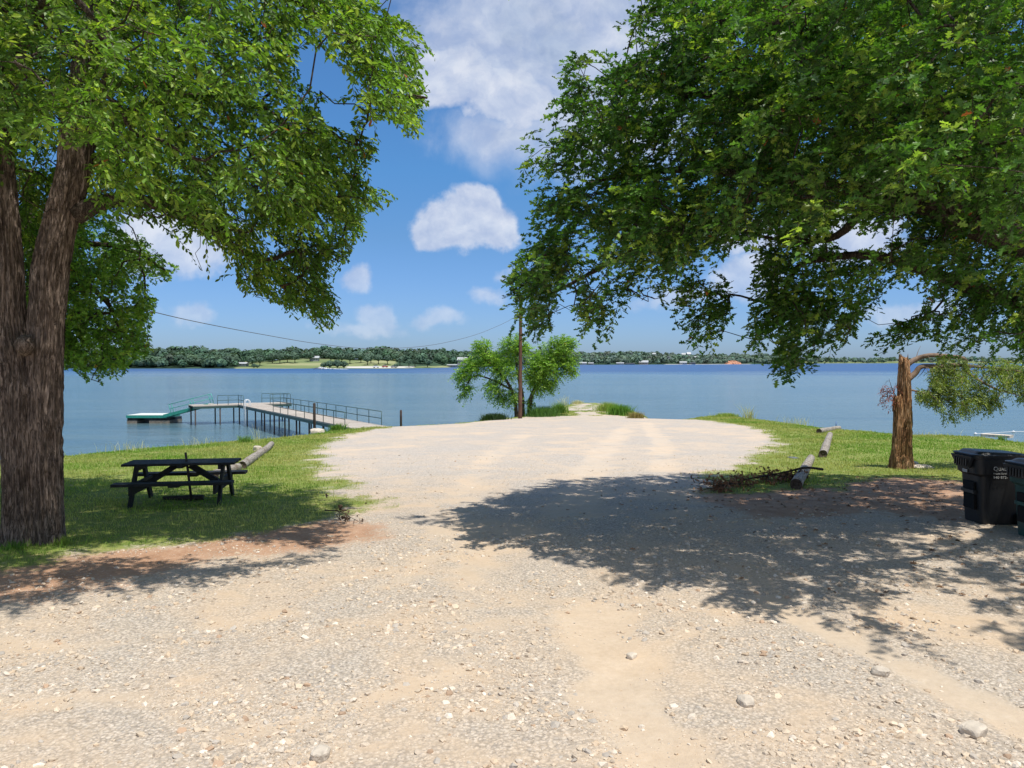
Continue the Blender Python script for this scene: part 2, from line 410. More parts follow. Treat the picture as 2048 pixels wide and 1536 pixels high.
def height(X, Y):
    s = sdf(X, Y, LAND)
    z = gz(Y)+.05*(fbm(v3(X*.35, Y*.35), 3, 3)-.5)
    z = z-.35*np.exp(-np.clip(s, 0, 99)/1.2)*(s > 0)*.35
    out = np.clip(-s, 0, 99)
    z = np.where(s < 0, gz(Y)-.12-out*.55+.25*(fbm(v3(X*.8, Y*.8), 3, 5)-.5), z)
    return np.maximum(z, -4.5), s
def masks(X, Y, s):
    edge = (fbm(v3(X*.9, Y*.9), 4, 8)-.5)*1.5+(fbm(v3(X*3.5, Y*3.5), 2, 10)-.5)*.8
    gl = sdf(X, Y, GRASSL)+edge; gr = sdf(X, Y, GRASSR)+edge
    g = np.maximum(gl, gr)
    g = np.where((Y > 48) & (X > -6) & (X < 14), np.maximum(g, -1), g)
    jetty = (Y > 56) & (X > .5) & (X < 13.5)
    cx = 7.0
    path = np.abs(X-(.1*Y+.2)) < 1.9+1.6*(fbm(v3(X*.7, Y*.5), 2, 4)-.5)
    g = np.where(jetty, np.where(path, (fbm(v3(X*1.3, Y*.7), 3, 9)-.56)*2, .8), g)
    strip = (s < .9+edge*.5) & (Y > 36) & (X < 1.6)
    g = np.where(strip, np.maximum(g, .35), g)
    grass = np.clip(g/1.0*.5+.5, 0, 1)
    n = fbm(v3(X*1.1, Y*1.1), 4, 21)-.5
    d = np.maximum(sdf(X, Y, DIRT1)+n*1.3, sdf(X, Y, DIRT2)+n*1.6)
    edged = np.clip(.55-np.abs(g), 0, 1)*(Y > 18)*.5
    dirt = np.clip(np.maximum(np.clip(d/1.5+.4, 0, 1), edged), 0, 1)
    tr = np.zeros_like(X)
    for T, w, ta in zip(TRACKS, TW, TA):
        dd = seg_dist(X, Y, T)+(fbm(v3(X*1.6, Y*1.6), 3, 31)-.5)*w*1.6
        tr = np.maximum(tr, ta*np.clip(1.5-dd/w, 0, 1)*(1 if ta > .8 else np.clip(fbm(v3(X*.9, Y*.9), 3, 35)*3.2-.75, 0, 1)))
    return grass, dirt, tr
ys = [-900, -200, -60, -20, -8, -4, -1, 0, 1, 2]; y = 2.3
while y < 100: ys.append(y); y += min(.36, .05+.011*y)
ys += [105, 130, 200]
xs = list(np.arange(-26, 26.01, .17)); xs = [-900, -300, -120, -80, -60, -50, -42, -36, -32, -29, -27.5]+xs+[27.5, 29, 32, 36, 42, 50, 60, 80, 120, 300, 900]
X, Y = np.meshgrid(np.array(xs), np.array(ys)); Z, S = height(X, Y); GR, DI, TR = masks(X, Y, S)
micro = (fbm(v3(X*5, Y*5), 3, 41)-.5)*.03
Z = Z-TR*(1-GR)*.028*(Y < 40)+micro*(S > 0)*(Y < 30)
def zat(x, y):
    """height of the finished sheet"""
    return sheet_lookup(np.asarray(x, float), np.asarray(y, float))
XA = np.array(xs); YA = np.array(ys)
def sheet_lookup(x, y):
    i = np.clip(np.searchsorted(XA, x)-1, 0, len(XA)-2); j = np.clip(np.searchsorted(YA, y)-1, 0, len(YA)-2)
    fx = np.clip((x-XA[i])/(XA[i+1]-XA[i]), 0, 1); fy = np.clip((y-YA[j])/(YA[j+1]-YA[j]), 0, 1)
    return (Z[j, i]*(1-fx)+Z[j, i+1]*fx)*(1-fy)+(Z[j+1, i]*(1-fx)+Z[j+1, i+1]*fx)*fy
ny, nx = X.shape
V = np.stack([X, Y, Z], -1).reshape(-1, 3)
i = (np.arange(ny-1)[:, None]*nx+np.arange(nx-1)[None])
Fq = np.stack([i, i+1, i+1+nx, i+nx], -1).reshape(-1, 4)
gf = GR.ravel()[Fq].mean(1); df = DI.ravel()[Fq].mean(1); sf = S.ravel()[Fq].mean(1); yf = V[:, 1][Fq].mean(1); xf = V[:, 0][Fq].mean(1)
cls = np.where(gf > .5, 0, np.where((df > .5) & (yf < 30), 2, 1))
cls = np.where((sf < -.3), 3, cls)
cls = np.where((cls == 1) & (yf > 56) & (xf > .5), 4, cls)

def ground_b(t, p):
    co = coords(t)
    A = lambda n: t.n('ShaderNodeAttribute', attribute_name=n).outputs['Fac']
    gr, di, tr = A('grass'), A('dirt'), A('track')
    big = t.noise(co, .5, 5, .62, .8); mid = t.noise(co, 3.2, 5, .65); fine = t.noise(co, 22, 4, .7); vf = t.noise(co, 130, 2, .6)
    co2 = t.vmath('ADD', co, t.vmath('MULTIPLY', t.vmath('SUBTRACT', fine.outputs[1], (.5, .5, .5)), (.02, .02, .02)))
    va = t.vor(co2, 34); vb = t.vor(co2, 75); vc = t.vor(co2, 15)
    # loose-stone amount
    amt = t.math('SUBTRACT', t.math('ADD', t.math('MULTIPLY', mid.outputs[0], .7), t.math('MULTIPLY', big.outputs[0], .95)), t.math('MULTIPLY', tr, .5))
    amt = t.sstep(amt, .54, .92)
    sand = t.ramp(t.math('ADD', t.math('MULTIPLY', fine.outputs[0], .5), t.math('MULTIPLY', mid.outputs[0], .5)), [(.3, (.50, .42, .33)), (.55, (.59, .505, .405)), (.75, (.67, .59, .49))])
    stc = t.ramp(t.n('ShaderNodeSeparateColor', in_0=va.outputs['Color']).outputs[0], [(0, (.36, .335, .31)), (.25, (.50, .45, .39)), (.5, (.58, .52, .44)), (.8, (.70, .65, .58)), (1, (.40, .385, .375))])
    stb = t.ramp(t.n('ShaderNodeSeparateColor', in_0=vb.outputs['Color']).outputs[1], [(0, (.36, .335, .31)), (.3, (.50, .45, .39)), (.6, (.60, .53, .45)), (1, (.72, .67, .61))])
    st = t.mix(t.sstep(vc.outputs['Distance'], .25, .6), stc, stb)
    shade = t.math('MULTIPLY_ADD', t.sstep(va.outputs['Distance'], .75, .3), .35, .65)
    st = t.mix(1.0, st, t.n('ShaderNodeCombineColor', in_0=shade, in_1=shade, in_2=shade).outputs[0], 'MULTIPLY')
    gravel = t.mix(t.math('MULTIPLY', amt, .85), sand, st)
    tone = t.ramp(big.outputs[0], [(.35, (1.05, 1.0, .95)), (.65, (.97, .985, 1.01))])
    gravel = t.mix(1.0, gravel, tone, 'MULTIPLY')
    yn = t.sstep(t.n('ShaderNodeSeparateXYZ', in_0=co).outputs[1], 11, 22)
    gravel = t.mix(1.0, gravel, t.mix(yn, (.91, .865, .80), (.98, .965, .94)), 'MULTIPLY')
    dirt = t.ramp(t.math('ADD', t.math('MULTIPLY', mid.outputs[0], .6), t.math('MULTIPLY', fine.outputs[0], .4)), [(.3, (.26, .145, .085)), (.5, (.40, .24, .15)), (.7, (.52, .36, .25))])
    dirt = t.mix(t.sstep(vb.outputs['Color'], .86, .93), dirt, (.5, .43, .35))
    soil = t.ramp(mid.outputs[0], [(.35, (.15, .21, .045)), (.55, (.22, .26, .065)), (.7, (.36, .31, .14))])
    soil = t.mix(t.sstep(fine.outputs[0], .5, .75), soil, (.13, .13, .045))
    br = t.math('ADD', t.math('MULTIPLY', t.math('SUBTRACT', fine.outputs[0], .5), 1.1), t.math('MULTIPLY', t.math('SUBTRACT', mid.outputs[0], .5), .9))
    fd = t.sstep(t.math('ADD', di, t.math('MULTIPLY', br, .8)), .35, .65)
    fg = t.sstep(t.math('ADD', gr, t.math('MULTIPLY', br, .7)), .36, .64)
    c = t.mix(fd, gravel, dirt); c = t.mix(fg, c, soil)
    t.set(p.inputs['Base Color'], c)
    h = t.math('ADD', t.math('MULTIPLY', t.math('SUBTRACT', 1.0, va.outputs['Distance']), t.math('MULTIPLY', amt, .7)), t.math('ADD', t.math('MULTIPLY', fine.outputs[0], .5), t.math('MULTIPLY', vf.outputs[0], .25)))
    t.set(p.inputs['Normal'], t.bump(h, .55, .02))
M_GROUND = pbr('ground_surface', ground_b, .95, .1)
at_all = {'grass': GR.ravel(), 'dirt': DI.ravel(), 'track': TR.ravel()}
def sub(k, name):
    f = Fq[cls == k]
    if not len(f): return
    u, inv = np.unique(f, return_inverse=True)
    o = mesh_np(name, V[u], inv.reshape(f.shape), M_GROUND, None, True, {a: b[u] for a, b in at_all.items()})
    tag(o, kind='structure'); return o
sub(0, 'lawn'); sub(1, 'gravel_road'); sub(2, 'dirt_ground'); sub(3, 'lake_bank'); sub(4, 'jetty_path')

# water
def water_b(t, p):
    co = coords(t); s = t.n('ShaderNodeSeparateXYZ', in_0=co)
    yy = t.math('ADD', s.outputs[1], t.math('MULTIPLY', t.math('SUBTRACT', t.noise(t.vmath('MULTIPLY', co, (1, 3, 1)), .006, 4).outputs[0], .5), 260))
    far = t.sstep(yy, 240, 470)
    patch = t.noise(t.vmath('MULTIPLY', co, (.25, 1, 1)), .05, 3)
    w1 = t.noise(t.vmath('MULTIPLY', co, (.5, 1.3, 1)), 1.2, 6, .62, .3); w2 = t.noise(t.vmath('MULTIPLY', co, (.6, 1, 1)), .35, 3, .5)
    h = t.math('ADD', t.math('MULTIPLY', w1.outputs[0], .55), w2.outputs[0])
    near = t.mix(t.sstep(patch.outputs[0], .35, .65), (.10, .17, .19), (.13, .20, .21))
    stk = t.noise(t.vmath('MULTIPLY', co, (.07, .55, 1)), .6, 5, .65, .5)
    near = t.mix(t.math('MULTIPLY', t.sstep(stk.outputs[0], .42, .7), .55), near, (.055, .115, .155))
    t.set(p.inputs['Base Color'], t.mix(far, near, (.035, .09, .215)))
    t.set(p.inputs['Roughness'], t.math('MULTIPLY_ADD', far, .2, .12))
    p.inputs['IOR'].default_value = 1.33
    nd = t.n('ShaderNodeBump'); t.set(nd.inputs['Strength'], t.math('MULTIPLY_ADD', far, .1, .75)); nd.inputs['Distance'].default_value = .3; t.set(nd.inputs['Height'], h)
    t.set(p.inputs['Normal'], nd.outputs[0])
M_WATER = pbr('lake_water', water_b, .1, .5)
tag(mesh_np('lake_water', [(-9000, 12, WATER), (9000, 12, WATER), (9000, 9000, WATER), (-9000, 9000, WATER)], np.array([[0, 1, 2, 3]]), M_WATER), kind='structure')

# ------------------------------------------------------------------ instanced scatter into one mesh
def frames(fwd, up):
    f = nrm(fwd); s = nrm(np.cross(f, up)); u = np.cross(s, f)
    return np.stack([s, f, u], 1)          # rows: local x,y,z
def scatter(T, faces, pos, Rm, scale):
    """T (k,3), Rm (N,3,3) rows=axes, scale (N,) or (N,3)"""
    N = len(pos); k = len(T); scale = np.asarray(scale); scale = scale[:, None] if scale.ndim == 1 else scale
    L = T[None]*scale[:, None, :]
    Vv = pos[:, None]+np.einsum('nki,nij->nkj', L, Rm)
    off = (np.arange(N)*k)[:, None, None]
    return Vv.reshape(-1, 3), [(np.asarray(f)[None]+off).reshape(-1, np.asarray(f).shape[1]) for f in faces]
LEAF_OV = (np.array([(0, 0, 0), (-.17, .32, .05), (-.2, .68, .06), (0, 1, -.04), (.2, .68, .06), (.17, .32, .05)]), [np.array([[0, 3, 2, 1], [0, 5, 4, 3]])])
_h = [(.05, .14), (.30, .27), (.10, .40), (.43, .60), (.15, .70), (.20, .90)]
_v = [(0, 0, 0)]+[(x, y, abs(x)*.35) for x, y in _h]+[(0, 1.02, -.05)]+[(-x, y, abs(x)*.35) for x, y in _h[::-1]]
LEAF_OAK = (np.array(_v), [np.array([[0, 1, 2, 3, 4, 5, 6, 7], [0, 7, 8, 9, 10, 11, 12, 13]])])
LEAF_Q = (np.array([(-.5, 0, 0), (.5, 0, 0), (.45, 1, .12), (-.45, 1, .12)]), [np.array([[0, 1, 2, 3]])])
def rdir(n, rng=R):
    return nrm(rng.normal(size=(n, 3)))

def twigs_to_leaves(P0, D, L, nleaf, droop, leaf, size, tint_fn, rng=R, hang=.25, spread=.9):
    """leaves and twig wood for twigs starting at P0 along D"""
    n = len(P0); t = np.linspace(.12, 1, nleaf)[None, :, None]; Dn = nrm(D)
    pos = P0[:, None]+Dn[:, None]*L[:, None, None]*t+np.array([0, 0, -1.0])*(droop*L)[:, None, None]*t*t
    side = nrm(np.cross(Dn, np.array([0, 0, 1.0]))+1e-6)
    sg = np.where(np.arange(nleaf) % 2 == 0, 1, -1)[None, :, None]
    ld = Dn[:, None]*.6+side[:, None]*sg*spread+rng.normal(size=(n, nleaf, 3))*.35+np.array([0, 0, -hang])
    up = np.array([0, 0, 1.0])+rng.normal(size=(n, nleaf, 3))*.55
    pos = pos.reshape(-1, 3)+rng.normal(size=(n*nleaf, 3))*.01
    Rm = frames(ld.reshape(-1, 3), up.reshape(-1, 3))
    sc_ = size*rng.uniform(.65, 1.25, n*nleaf)
    Vl, Fl = scatter(leaf[0], leaf[1], pos, Rm, sc_)
    tint = tint_fn(pos, np.repeat(np.arange(n), nleaf))
    return Vl, Fl, np.repeat(tint, len(leaf[0]), 0)
def twig_wood(P0, D, L, droop, r=.004):
    n = len(P0); Dn = nrm(D); ts = [0, .5, 1.0]
    pts = np.stack([P0+Dn*L[:, None]*t+np.array([0, 0, -1.0])*(droop*L)[:, None]*t*t for t in ts], 1)   # n,3,3
    a = nrm(np.cross(Dn, np.array([.3, .2, 1.0]))); b = np.cross(Dn, a); V_ = []
    for k, rr in enumerate((r, r*.8, r*.3)):
        for j in range(3):
            th = j*2*pi/3; V_.append(pts[:, k]+rr*(cos(th)*a+sin(th)*b))
    Vv = np.stack(V_, 1).reshape(-1, 3); base = (np.arange(n)*9)[:, None, None]
    f = np.array([[k*3+j, k*3+(j+1) % 3, k*3+3+(j+1) % 3, k*3+3+j] for k in range(2) for j in range(3)])
    return Vv, (f[None]+base).reshape(-1, 4)

def grow(limbs, clusters, rbase=.006, wig=.12, maxd=3.0, expo=.5):
    """attach cluster points to the nearest wood; returns list of (pts, radii)"""
    nodes = [p for L, _ in limbs for p in L]; fixed = len(nodes); parent = [-1]*fixed
    N = np.array(nodes); cl = np.array(clusters)
    d = np.min(np.linalg.norm(cl[:, None]-N[None], axis=2), 1); order = np.argsort(d)
    allp = np.vstack([N, cl[order]]); cnt = len(N); par = {}
    for q in range(len(order)):
        i_ = fixed+q; dd = np.linalg.norm(allp[:i_]-allp[i_], axis=1)
        dd[:fixed] *= .9
        par[i_] = int(np.argmin(dd))
    w = np.ones(len(allp))
    for i_ in range(len(allp)-1, fixed-1, -1): w[par[i_]] += w[i_]
    out = []
    for i_ in range(fixed, len(allp)):
        a = allp[par[i_]]; b = allp[i_]; L = np.linalg.norm(b-a)
        m1 = a*.67+b*.33+R.normal(size=3)*L*wig*.6; m2 = a*.33+b*.67+R.normal(size=3)*L*wig*.6
        rb = rbase*w[i_]**expo; ra = min(rb*1.35, .1)
        out.append((np.array([a, m1, m2, b]), np.array([ra, rb*1.15, rb*1.05, rb])))
    return out

def bark_tube(path, rad, nseg=56, step=.05, ridge=.03, seed=0, lump=.08, flare=0, freq=9, jag=None):
    P = spline(path, 12); Rr = np.interp(np.linspace(0, 1, len(P)), np.linspace(0, 1, len(rad)), rad)
    s = np.concatenate([[0], np.cumsum(np.linalg.norm(np.diff(P, axis=0), axis=1))]); m = max(3, int(s[-1]/step))
    ss = np.linspace(0, s[-1], m); P = np.stack([np.interp(ss, s, P[:, k]) for k in range(3)], 1); Rr = np.interp(ss, s, Rr)
    Vt, Fq_ = tube_np(P, Rr, nseg); Vt = Vt.reshape(m, nseg, 3); th = np.arange(nseg)*2*pi/nseg
    TH, SS = np.meshgrid(th, ss)
    rd = Vt-P[:, None]; rn = nrm(rd)
    q = np.stack([np.cos(TH)*freq*.32, np.sin(TH)*freq*.32, SS*2.0], -1)
    n1 = fbm(q*np.array([2.2, 2.2, 1.0]), 3, seed); rid = 1-np.abs(2*n1-1)*2.2
    n2 = fbm(np.stack([np.cos(TH)*1.1, np.sin(TH)*1.1, SS*.8], -1), 2, seed+5)-.5
    disp = ridge*rid*(Rr[:, None]/Rr.max())**.3+lump*n2*Rr[:, None]*2
    if flare: disp = disp+flare*np.exp(-SS/.35)*(1+.6*np.sin(TH*5+seed)+.4*np.sin(TH*3))
    Vt = Vt+rn*disp[..., None]
    if jag is not None:
        top = (m-1)
        j = (fbm(np.stack([np.cos(th)*2.2, np.sin(th)*2.2, th*0], -1), 3, seed+9)-.3)*jag
        k = max(2, int(jag*1.2/step))
        for a in range(k):
            Vt[m-k+a, :, 2] += j*((a+1)/k)**2
    return Vt.reshape(-1, 3), [Fq_, np.array([list(range((m-1)*nseg, m*nseg))])]

# ------------------------------------------------------------------ the three big trees
def tree_crown(seed, foot, ztop, zlow, outline, holes, ncl, per, depth, sig, inframe_only=False, offratio=.35, extra=None, uni=.35, shade=None, soft_edge=False):
    rng = np.random.default_rng(seed); out = []; cx, cy, ax, ay = foot; noff = 0; nin = 0; guard = 0
    while nin < ncl and guard < 4000:
        guard += 1; n = 4000
        x = cx+ax*rng.uniform(-1, 1, n); y = cy+ay*rng.uniform(-1, 1, n); z = rng.uniform(2.0, ztop, n)
        rr = ((x-cx)/ax)**2+((y-cy)/ay)**2
        ok = (rr < 1) & (z < zlow+(ztop-zlow)*np.sqrt(np.clip(1-rr, 0, 1))) & (y > 4.0)
        px, py, f = project(np.stack([x, y, z], -1))
        off = (px < -40) | (px > 2090) | (py < -40)
        inside = inpoly(px, py, outline)
        for h in holes:
            ymax = h[1] if isinstance(h, tuple) else 1e9; hp = h[0] if isinstance(h, tuple) else h
            inside &= ~(inpoly(px, py, hp) & (y < ymax))
        c, hw = depth(px, py); c = c+1.6*(fbm(v3(px/170, py/170), 2, seed)-.5)*2
        inside &= np.abs(y-c) < hw
        a = ok & (~off) & inside; b = ok & off & (z > zlow)
        for i_ in np.nonzero(a)[0]:
            if nin < ncl: out.append((x[i_], y[i_], z[i_], 1)); nin += 1
        for i_ in np.nonzero(b)[0]:
            if noff < ncl*offratio and noff < nin*offratio+5: out.append((x[i_], y[i_], z[i_], 0)); noff += 1
    need = int(ncl*uni); got = 0
    while got < need:
        px = rng.uniform(max(min(p[0] for p in outline), -60), min(max(p[0] for p in outline), 2100), 2000); py = rng.uniform(-40, max(p[1] for p in outline), 2000)
        px = px[:]; c, hw = depth(px, py); c = c+1.6*(fbm(v3(px/170, py/170), 2, seed)-.5)*2; yy = c+hw*.6*rng.normal(size=2000); P = np.array([at(a_, b_, y_) for a_, b_, y_ in zip(px, py, yy)])
        ok = inpoly(px, py, outline) & (((P[:, 0]-cx)/ax)**2+((P[:, 1]-cy)/ay)**2 < 1.1)
        for h in holes:
            ymax = h[1] if isinstance(h, tuple) else 1e9; hp = h[0] if isinstance(h, tuple) else h
            ok &= ~(inpoly(px, py, hp) & (P[:, 1] < ymax))
        gap = fbm(v3(px/45, py/45), 2, seed+40); ok &= gap > .47
        for p_ in P[ok][:need-got]: out.append((p_[0], p_[1], p_[2], 1)); got += 1
    cl = np.array(out)
    if shade is not None: cl = cl[shade(cl[:, 0]-SD[0]/SD[2]*cl[:, 2], cl[:, 1]-SD[1]/SD[2]*cl[:, 2])]
    if extra is not None: cl = np.vstack([cl, extra])
    n = len(cl)
    base = np.repeat(cl[:, :3], per, 0)+rng.normal(size=(n*per, 3))*sig*np.array([1, 1, .8])
    flag = np.repeat(cl[:, 3], per)
    cen = np.array([cx, cy, zlow+1]); d = nrm((base-cen)*np.array([1, 1, .7]))*.7+rng.normal(size=base.shape)*.55+np.array([0, 0, -.08])
    L = rng.uniform(.22, .48, len(base)); d = nrm(d)
    tip = base+d*L[:, None]; tip[:, 2] -= .25*L
    keep = np.ones(len(base), bool)
    for P in ((base, base+d*(L*.55)[:, None]) if soft_edge else (base, tip)):
        px, py, f = project(P); off = (px < -30) | (px > 2080) | (py < -30)
        ins = inpoly(px, py, outline)
        for h in holes:
            ymax = h[1] if isinstance(h, tuple) else 1e9; hp = h[0] if isinstance(h, tuple) else h
            ins &= ~(inpoly(px, py, hp) & (P[:, 1] < ymax))
        keep &= off | ins
    return cl, base[keep], d[keep], L[keep], flag[keep]
def leaf_tint(c_dark, c_mid, c_yel, yel, seed):
    rng = np.random.default_rng(seed)
    def f(pos, ti):
        n = fbm(pos*1.1, 3, seed); m = rng.uniform(0, 1, len(pos)); tw = rng.uniform(0, 1, ti.max()+1)[ti]
        a = np.clip(n*1.6-.3+m*.3, 0, 1)[:, None]
        c = np.array(c_dark)*(1-a)+np.array(c_mid)*a
        yy = np.clip((tw-(1-yel))/yel, 0, 1)*np.clip(m*1.4, 0, 1)
        c = c*(1-yy[:, None])+np.array(c_yel)*yy[:, None]
        c = c*rng.uniform(.55, 1.5, (len(pos), 1))
        dead = rng.uniform(0, 1, len(pos)) < .0012
        c[dead] = (.35, .1, .03)
        return c
    return f
def branches_mesh(name, mat, parent, segs, limbs, tw=None, ridge=.012):
    mb = MB()
    for L, rad in limbs:
        Vt, Ft = bark_tube(L, rad, 20, .09, ridge*1.3, int(abs(L[0][0])*10) % 50, .16, 0, 7); mb.add(Vt, Ft)
    for pts, rad in segs: mb.tube(pts, rad, 5, False)
    if tw is not None: mb.add(*tw)
    return mb.build(name, mat, parent, True)

# where each crown's shade reaches on the ground
def shadeR(x, y):
    near = np.where(x > 1.8, 8.5-(x-1.8)*1.03, 8.5+(1.8-x)*.85); n = (fbm(v3(x*1.2, y*1.2), 2, 88)-.5)*1.6
    return (y > near+n) & (y < 18.3+n) & (x > -2.3) & ~((x < 1.2) & (y > 14.6+x*1.6+n))
def shadeL(x, y):
    n = (fbm(v3(x*1.2, y*1.2), 2, 89)-.5)*1.6; gap = ((x+4.4)/1.7)**2+((y-10.2)/.75)**2 < 1
    return (y > 7.4+np.clip(x+5.5, 0, 9)*.68+n) & (y < 17+n) & (x < -1.6) & ~gap
# --- left foreground tree
tl = ground(70, 1085); TY = tl[1]
left = thing('leaning_shade_tree', 'tall shade tree with two fused furrowed grey trunks at the left edge', 'tree', tuple(tl))
PA = [at(54, 1100, TY), at(49, 1010, TY), at(43, 900, TY), at(37, 780, TY), at(20, 650, TY), at(14, 520, TY), at(4, 400, TY), at(-4, 300, TY), at(-14, 180, TY-.3), at(-34, 20, TY-.5), at(-60, -160, TY-.6)]
RA = [.24, .225, .225, .225, .175, .165, .155, .14, .13, .11, .08]
PB = [at(86, 1098, TY+.05), at(86, 1000, TY+.1), at(86, 900, TY+.1), at(86, 780, TY+.1), at(92, 660, TY+.1), at(101, 540, TY+.15), at(122, 440, TY+.2), at(146, 350, TY+.2), at(156, 260, TY+.2), at(172, 140, TY+.3), at(200, 0, TY+.3), at(235, -180, TY+.4)]
RB = [.215, .205, .20, .205, .185, .19, .18, .18, .185, .15, .12, .08]
def trunk_local(name, parts, mat, parent, loc):
    mb = MB()
    for v, f in parts: mb.add(v-np.asarray(loc), f)
    return mb.build(name, mat, parent, True)
trunkA = bark_tube(PA, RA, 120, .025, .045, 3, .10, .05, 11); trunkB = bark_tube(PB, RB, 120, .025, .045, 12, .10, .04, 11)
knob = bark_tube([at(52, 705, TY-.18), at(50, 690, TY-.26), at(52, 675, TY-.2)], [.07, .13, .06], 24, .02, .02, 7, .1)
trunk_local('trunk', [trunkA, trunkB, knob], M_BARK, left, tl)
OUTL = [(-200, -200), (900, -200), (900, -60), (760, 0), (825, 29), (854, 83), (872, 108), (846, 129), (862, 183), (856, 202), (842, 229), (846, 272), (812, 271), (792, 250), (767, 233), (725, 246), (700, 262),
        (758, 273), (750, 325), (717, 330), (728, 362), (796, 392), (775, 418), (725, 417), (729, 471), (696, 517), (662, 533), (667, 583), (688, 633), (650, 665), (600, 640), (545, 598), (470, 590), (462, 562), (420, 552), (385, 560), (372, 500), (350, 470),
        (322, 480), (280, 440), (200, 432), (160, 452), (110, 520), (60, 560), (-200, 600)]
HL = [([(48, 300), (112, 290), (185, 285), (178, 330), (172, 420), (135, 600), (50, 600)], 10.9), [(585, 75), (625, 85), (665, 120), (700, 160), (668, 205), (640, 175), (610, 185), (598, 130)], [(640, 205), (720, 215), (690, 260), (650, 245)],
      [(235, 440), (335, 445), (345, 500), (280, 470)], ([(-60, 300), (30, 280), (45, 420), (-60, 470)], 10.2), [(505, 385), (530, 392), (520, 410)], [(385, 455), (440, 500), (470, 560), (420, 545), (380, 500)]]
def depthL(px, py):
    c = np.where(px > 560, np.where(py < 280, 10.5, 11.8), 10.2+.004*np.clip(py-300, 0, 400)); hw = np.where(py > 430, 1.6, 3.4); hw = np.where(px > 640, 1.7, hw)
    return c, hw
extraL = np.array([list(at(880, 5, 9.5))+[1], list(at(640, 560, 11.5))+[1]])
cl, b0, dd, LL, fl = tree_crown(5, (-6.6, 10.4, 6.6, 5.2), 11, 5.2, OUTL, HL, 680, 8, depthL, .145, offratio=.5, uni=.42, shade=shadeL)
tfL = leaf_tint((.026, .066, .012), (.16, .29, .036), (.40, .50, .08), .42, 3)
Vl, Fl, Tl = twigs_to_leaves(b0, dd, LL, 14, .35, LEAF_OV, .09, tfL, hang=.55)
o = mesh_np('crown', Vl-np.asarray(tl, np.float32), Fl, M_LEAF, left, False, {'tint': Tl})
limbL = [([at(150, 430, TY+.2), at(205, 405, TY+.25), at(260, 400, TY+.3), at(310, 408, TY+.4), at(365, 425, TY+.5), at(420, 455, TY+.6), at(470, 495, TY+.7), at(530, 520, TY+.8), at(590, 500, TY+.9)], [.13, .10, .085, .075, .07, .055, .045, .03, .02]),
         ([at(160, 300, TY+.2), at(240, 240, TY+.6), at(340, 200, TY+1), at(450, 190, TY+1.2), at(560, 240, TY+1.4), at(640, 330, TY+1.5), at(690, 400, TY+1.5)], [.12, .09, .07, .055, .045, .03, .015]),
         ([at(180, 60, TY+.3), at(300, -20, TY), at(450, -40, TY), at(600, 0, TY), at(700, 80, TY), at(770, 170, TY+.2)], [.12, .09, .08, .06, .04, .02]),
         ([at(-5, 330, TY), at(-120, 250, TY+.5), at(-300, 100, TY+1)], [.1, .07, .03]),
         ([at(-20, 200, TY-.3), at(60, 60, TY-1.5), at(140, -80, TY-3)], [.1, .06, .03]),
         ([at(220, -100, TY+.3), at(300, -350, TY+1), at(500, -500, TY+2)], [.1, .06, .03])]
segs = grow([(spline(L, 5), r) for L, r in limbL]+[(spline(PA[7:], 4), 0), (spline(PB[8:], 4), 0)], cl[:, :3], .0042)
o = branches_mesh('branches', M_OAKBARK, left, segs, limbL, twig_wood(b0, dd, LL, .35)); 
def shift(o, loc):
    me = o.data; n = len(me.vertices); a = np.empty(n*3, np.float32); me.vertices.foreach_get('co', a)
    a = a.reshape(-1, 3)-np.asarray(loc, np.float32); me.vertices.foreach_set('co', a.ravel()); me.update()
shift(o, tl)

# --- oak behind it
OY = 14.6; ob = np.array([at(72, 900, OY)[0], OY, float(zat(at(72, 900, OY)[0], OY))])
oak2 = thing('background_oak', 'smaller oak with drooping lobed leaves behind the left trunk', 'tree', tuple(ob))
PT2 = [ob+(0, 0, -.1), ob+(0, .0, 1.2), at(66, 640, OY), at(70, 540, OY), at(60, 440, OY+.2), at(60, 340, OY+.3)]
trunk_local('trunk', [bark_tube(PT2, [.2, .17, .15, .12, .09, .05], 32, .06, .02, 8, .1, .05)], M_OAKBARK, oak2, ob)
OUT2 = [(-80, 380), (60, 400), (250, 432), (300, 490), (340, 520), (362, 548), (330, 560), (300, 590), (318, 602), (298, 660), (308, 705), (262, 722), (238, 755), (180, 768), (150, 742), (120, 742), (60, 700), (-80, 690)]
cl, b0, dd, LL, fl = tree_crown(15, (-9.1, 14.6, 3.4, 2.2), 7.2, 6.0, OUT2, [[(215, 700), (240, 690), (225, 720)], [(190, 590), (215, 600), (200, 625)]], 210, 7, lambda px, py: (14.6+0*px, 1.9+0*px), .16, offratio=.05)
tf2 = leaf_tint((.05, .12, .02), (.17, .31, .05), (.34, .44, .08), .4, 9)
Vl, Fl, Tl = twigs_to_leaves(b0, dd, LL, 11, .3, LEAF_OAK, .10, tf2, hang=.2)
mesh_np('crown', Vl-np.asarray(ob, np.float32), Fl, M_LEAF, oak2, False, {'tint': Tl})
limb2 = [([PT2[2], at(140, 560, OY), at(210, 600, OY-.2), at(240, 660, OY-.2)], [.07, .05, .035, .015]), ([PT2[3], at(160, 490, OY), at(260, 500, OY), at(330, 540, OY)], [.06, .045, .03, .012])]
segs = grow([(spline(L, 5), r) for L, r in limb2]+[(spline(PT2[3:], 4), 0)], cl[:, :3], .0045)
o = branches_mesh('branches', M_OAKBARK, oak2, segs, limb2, twig_wood(b0, dd, LL, .3)); shift(o, ob)

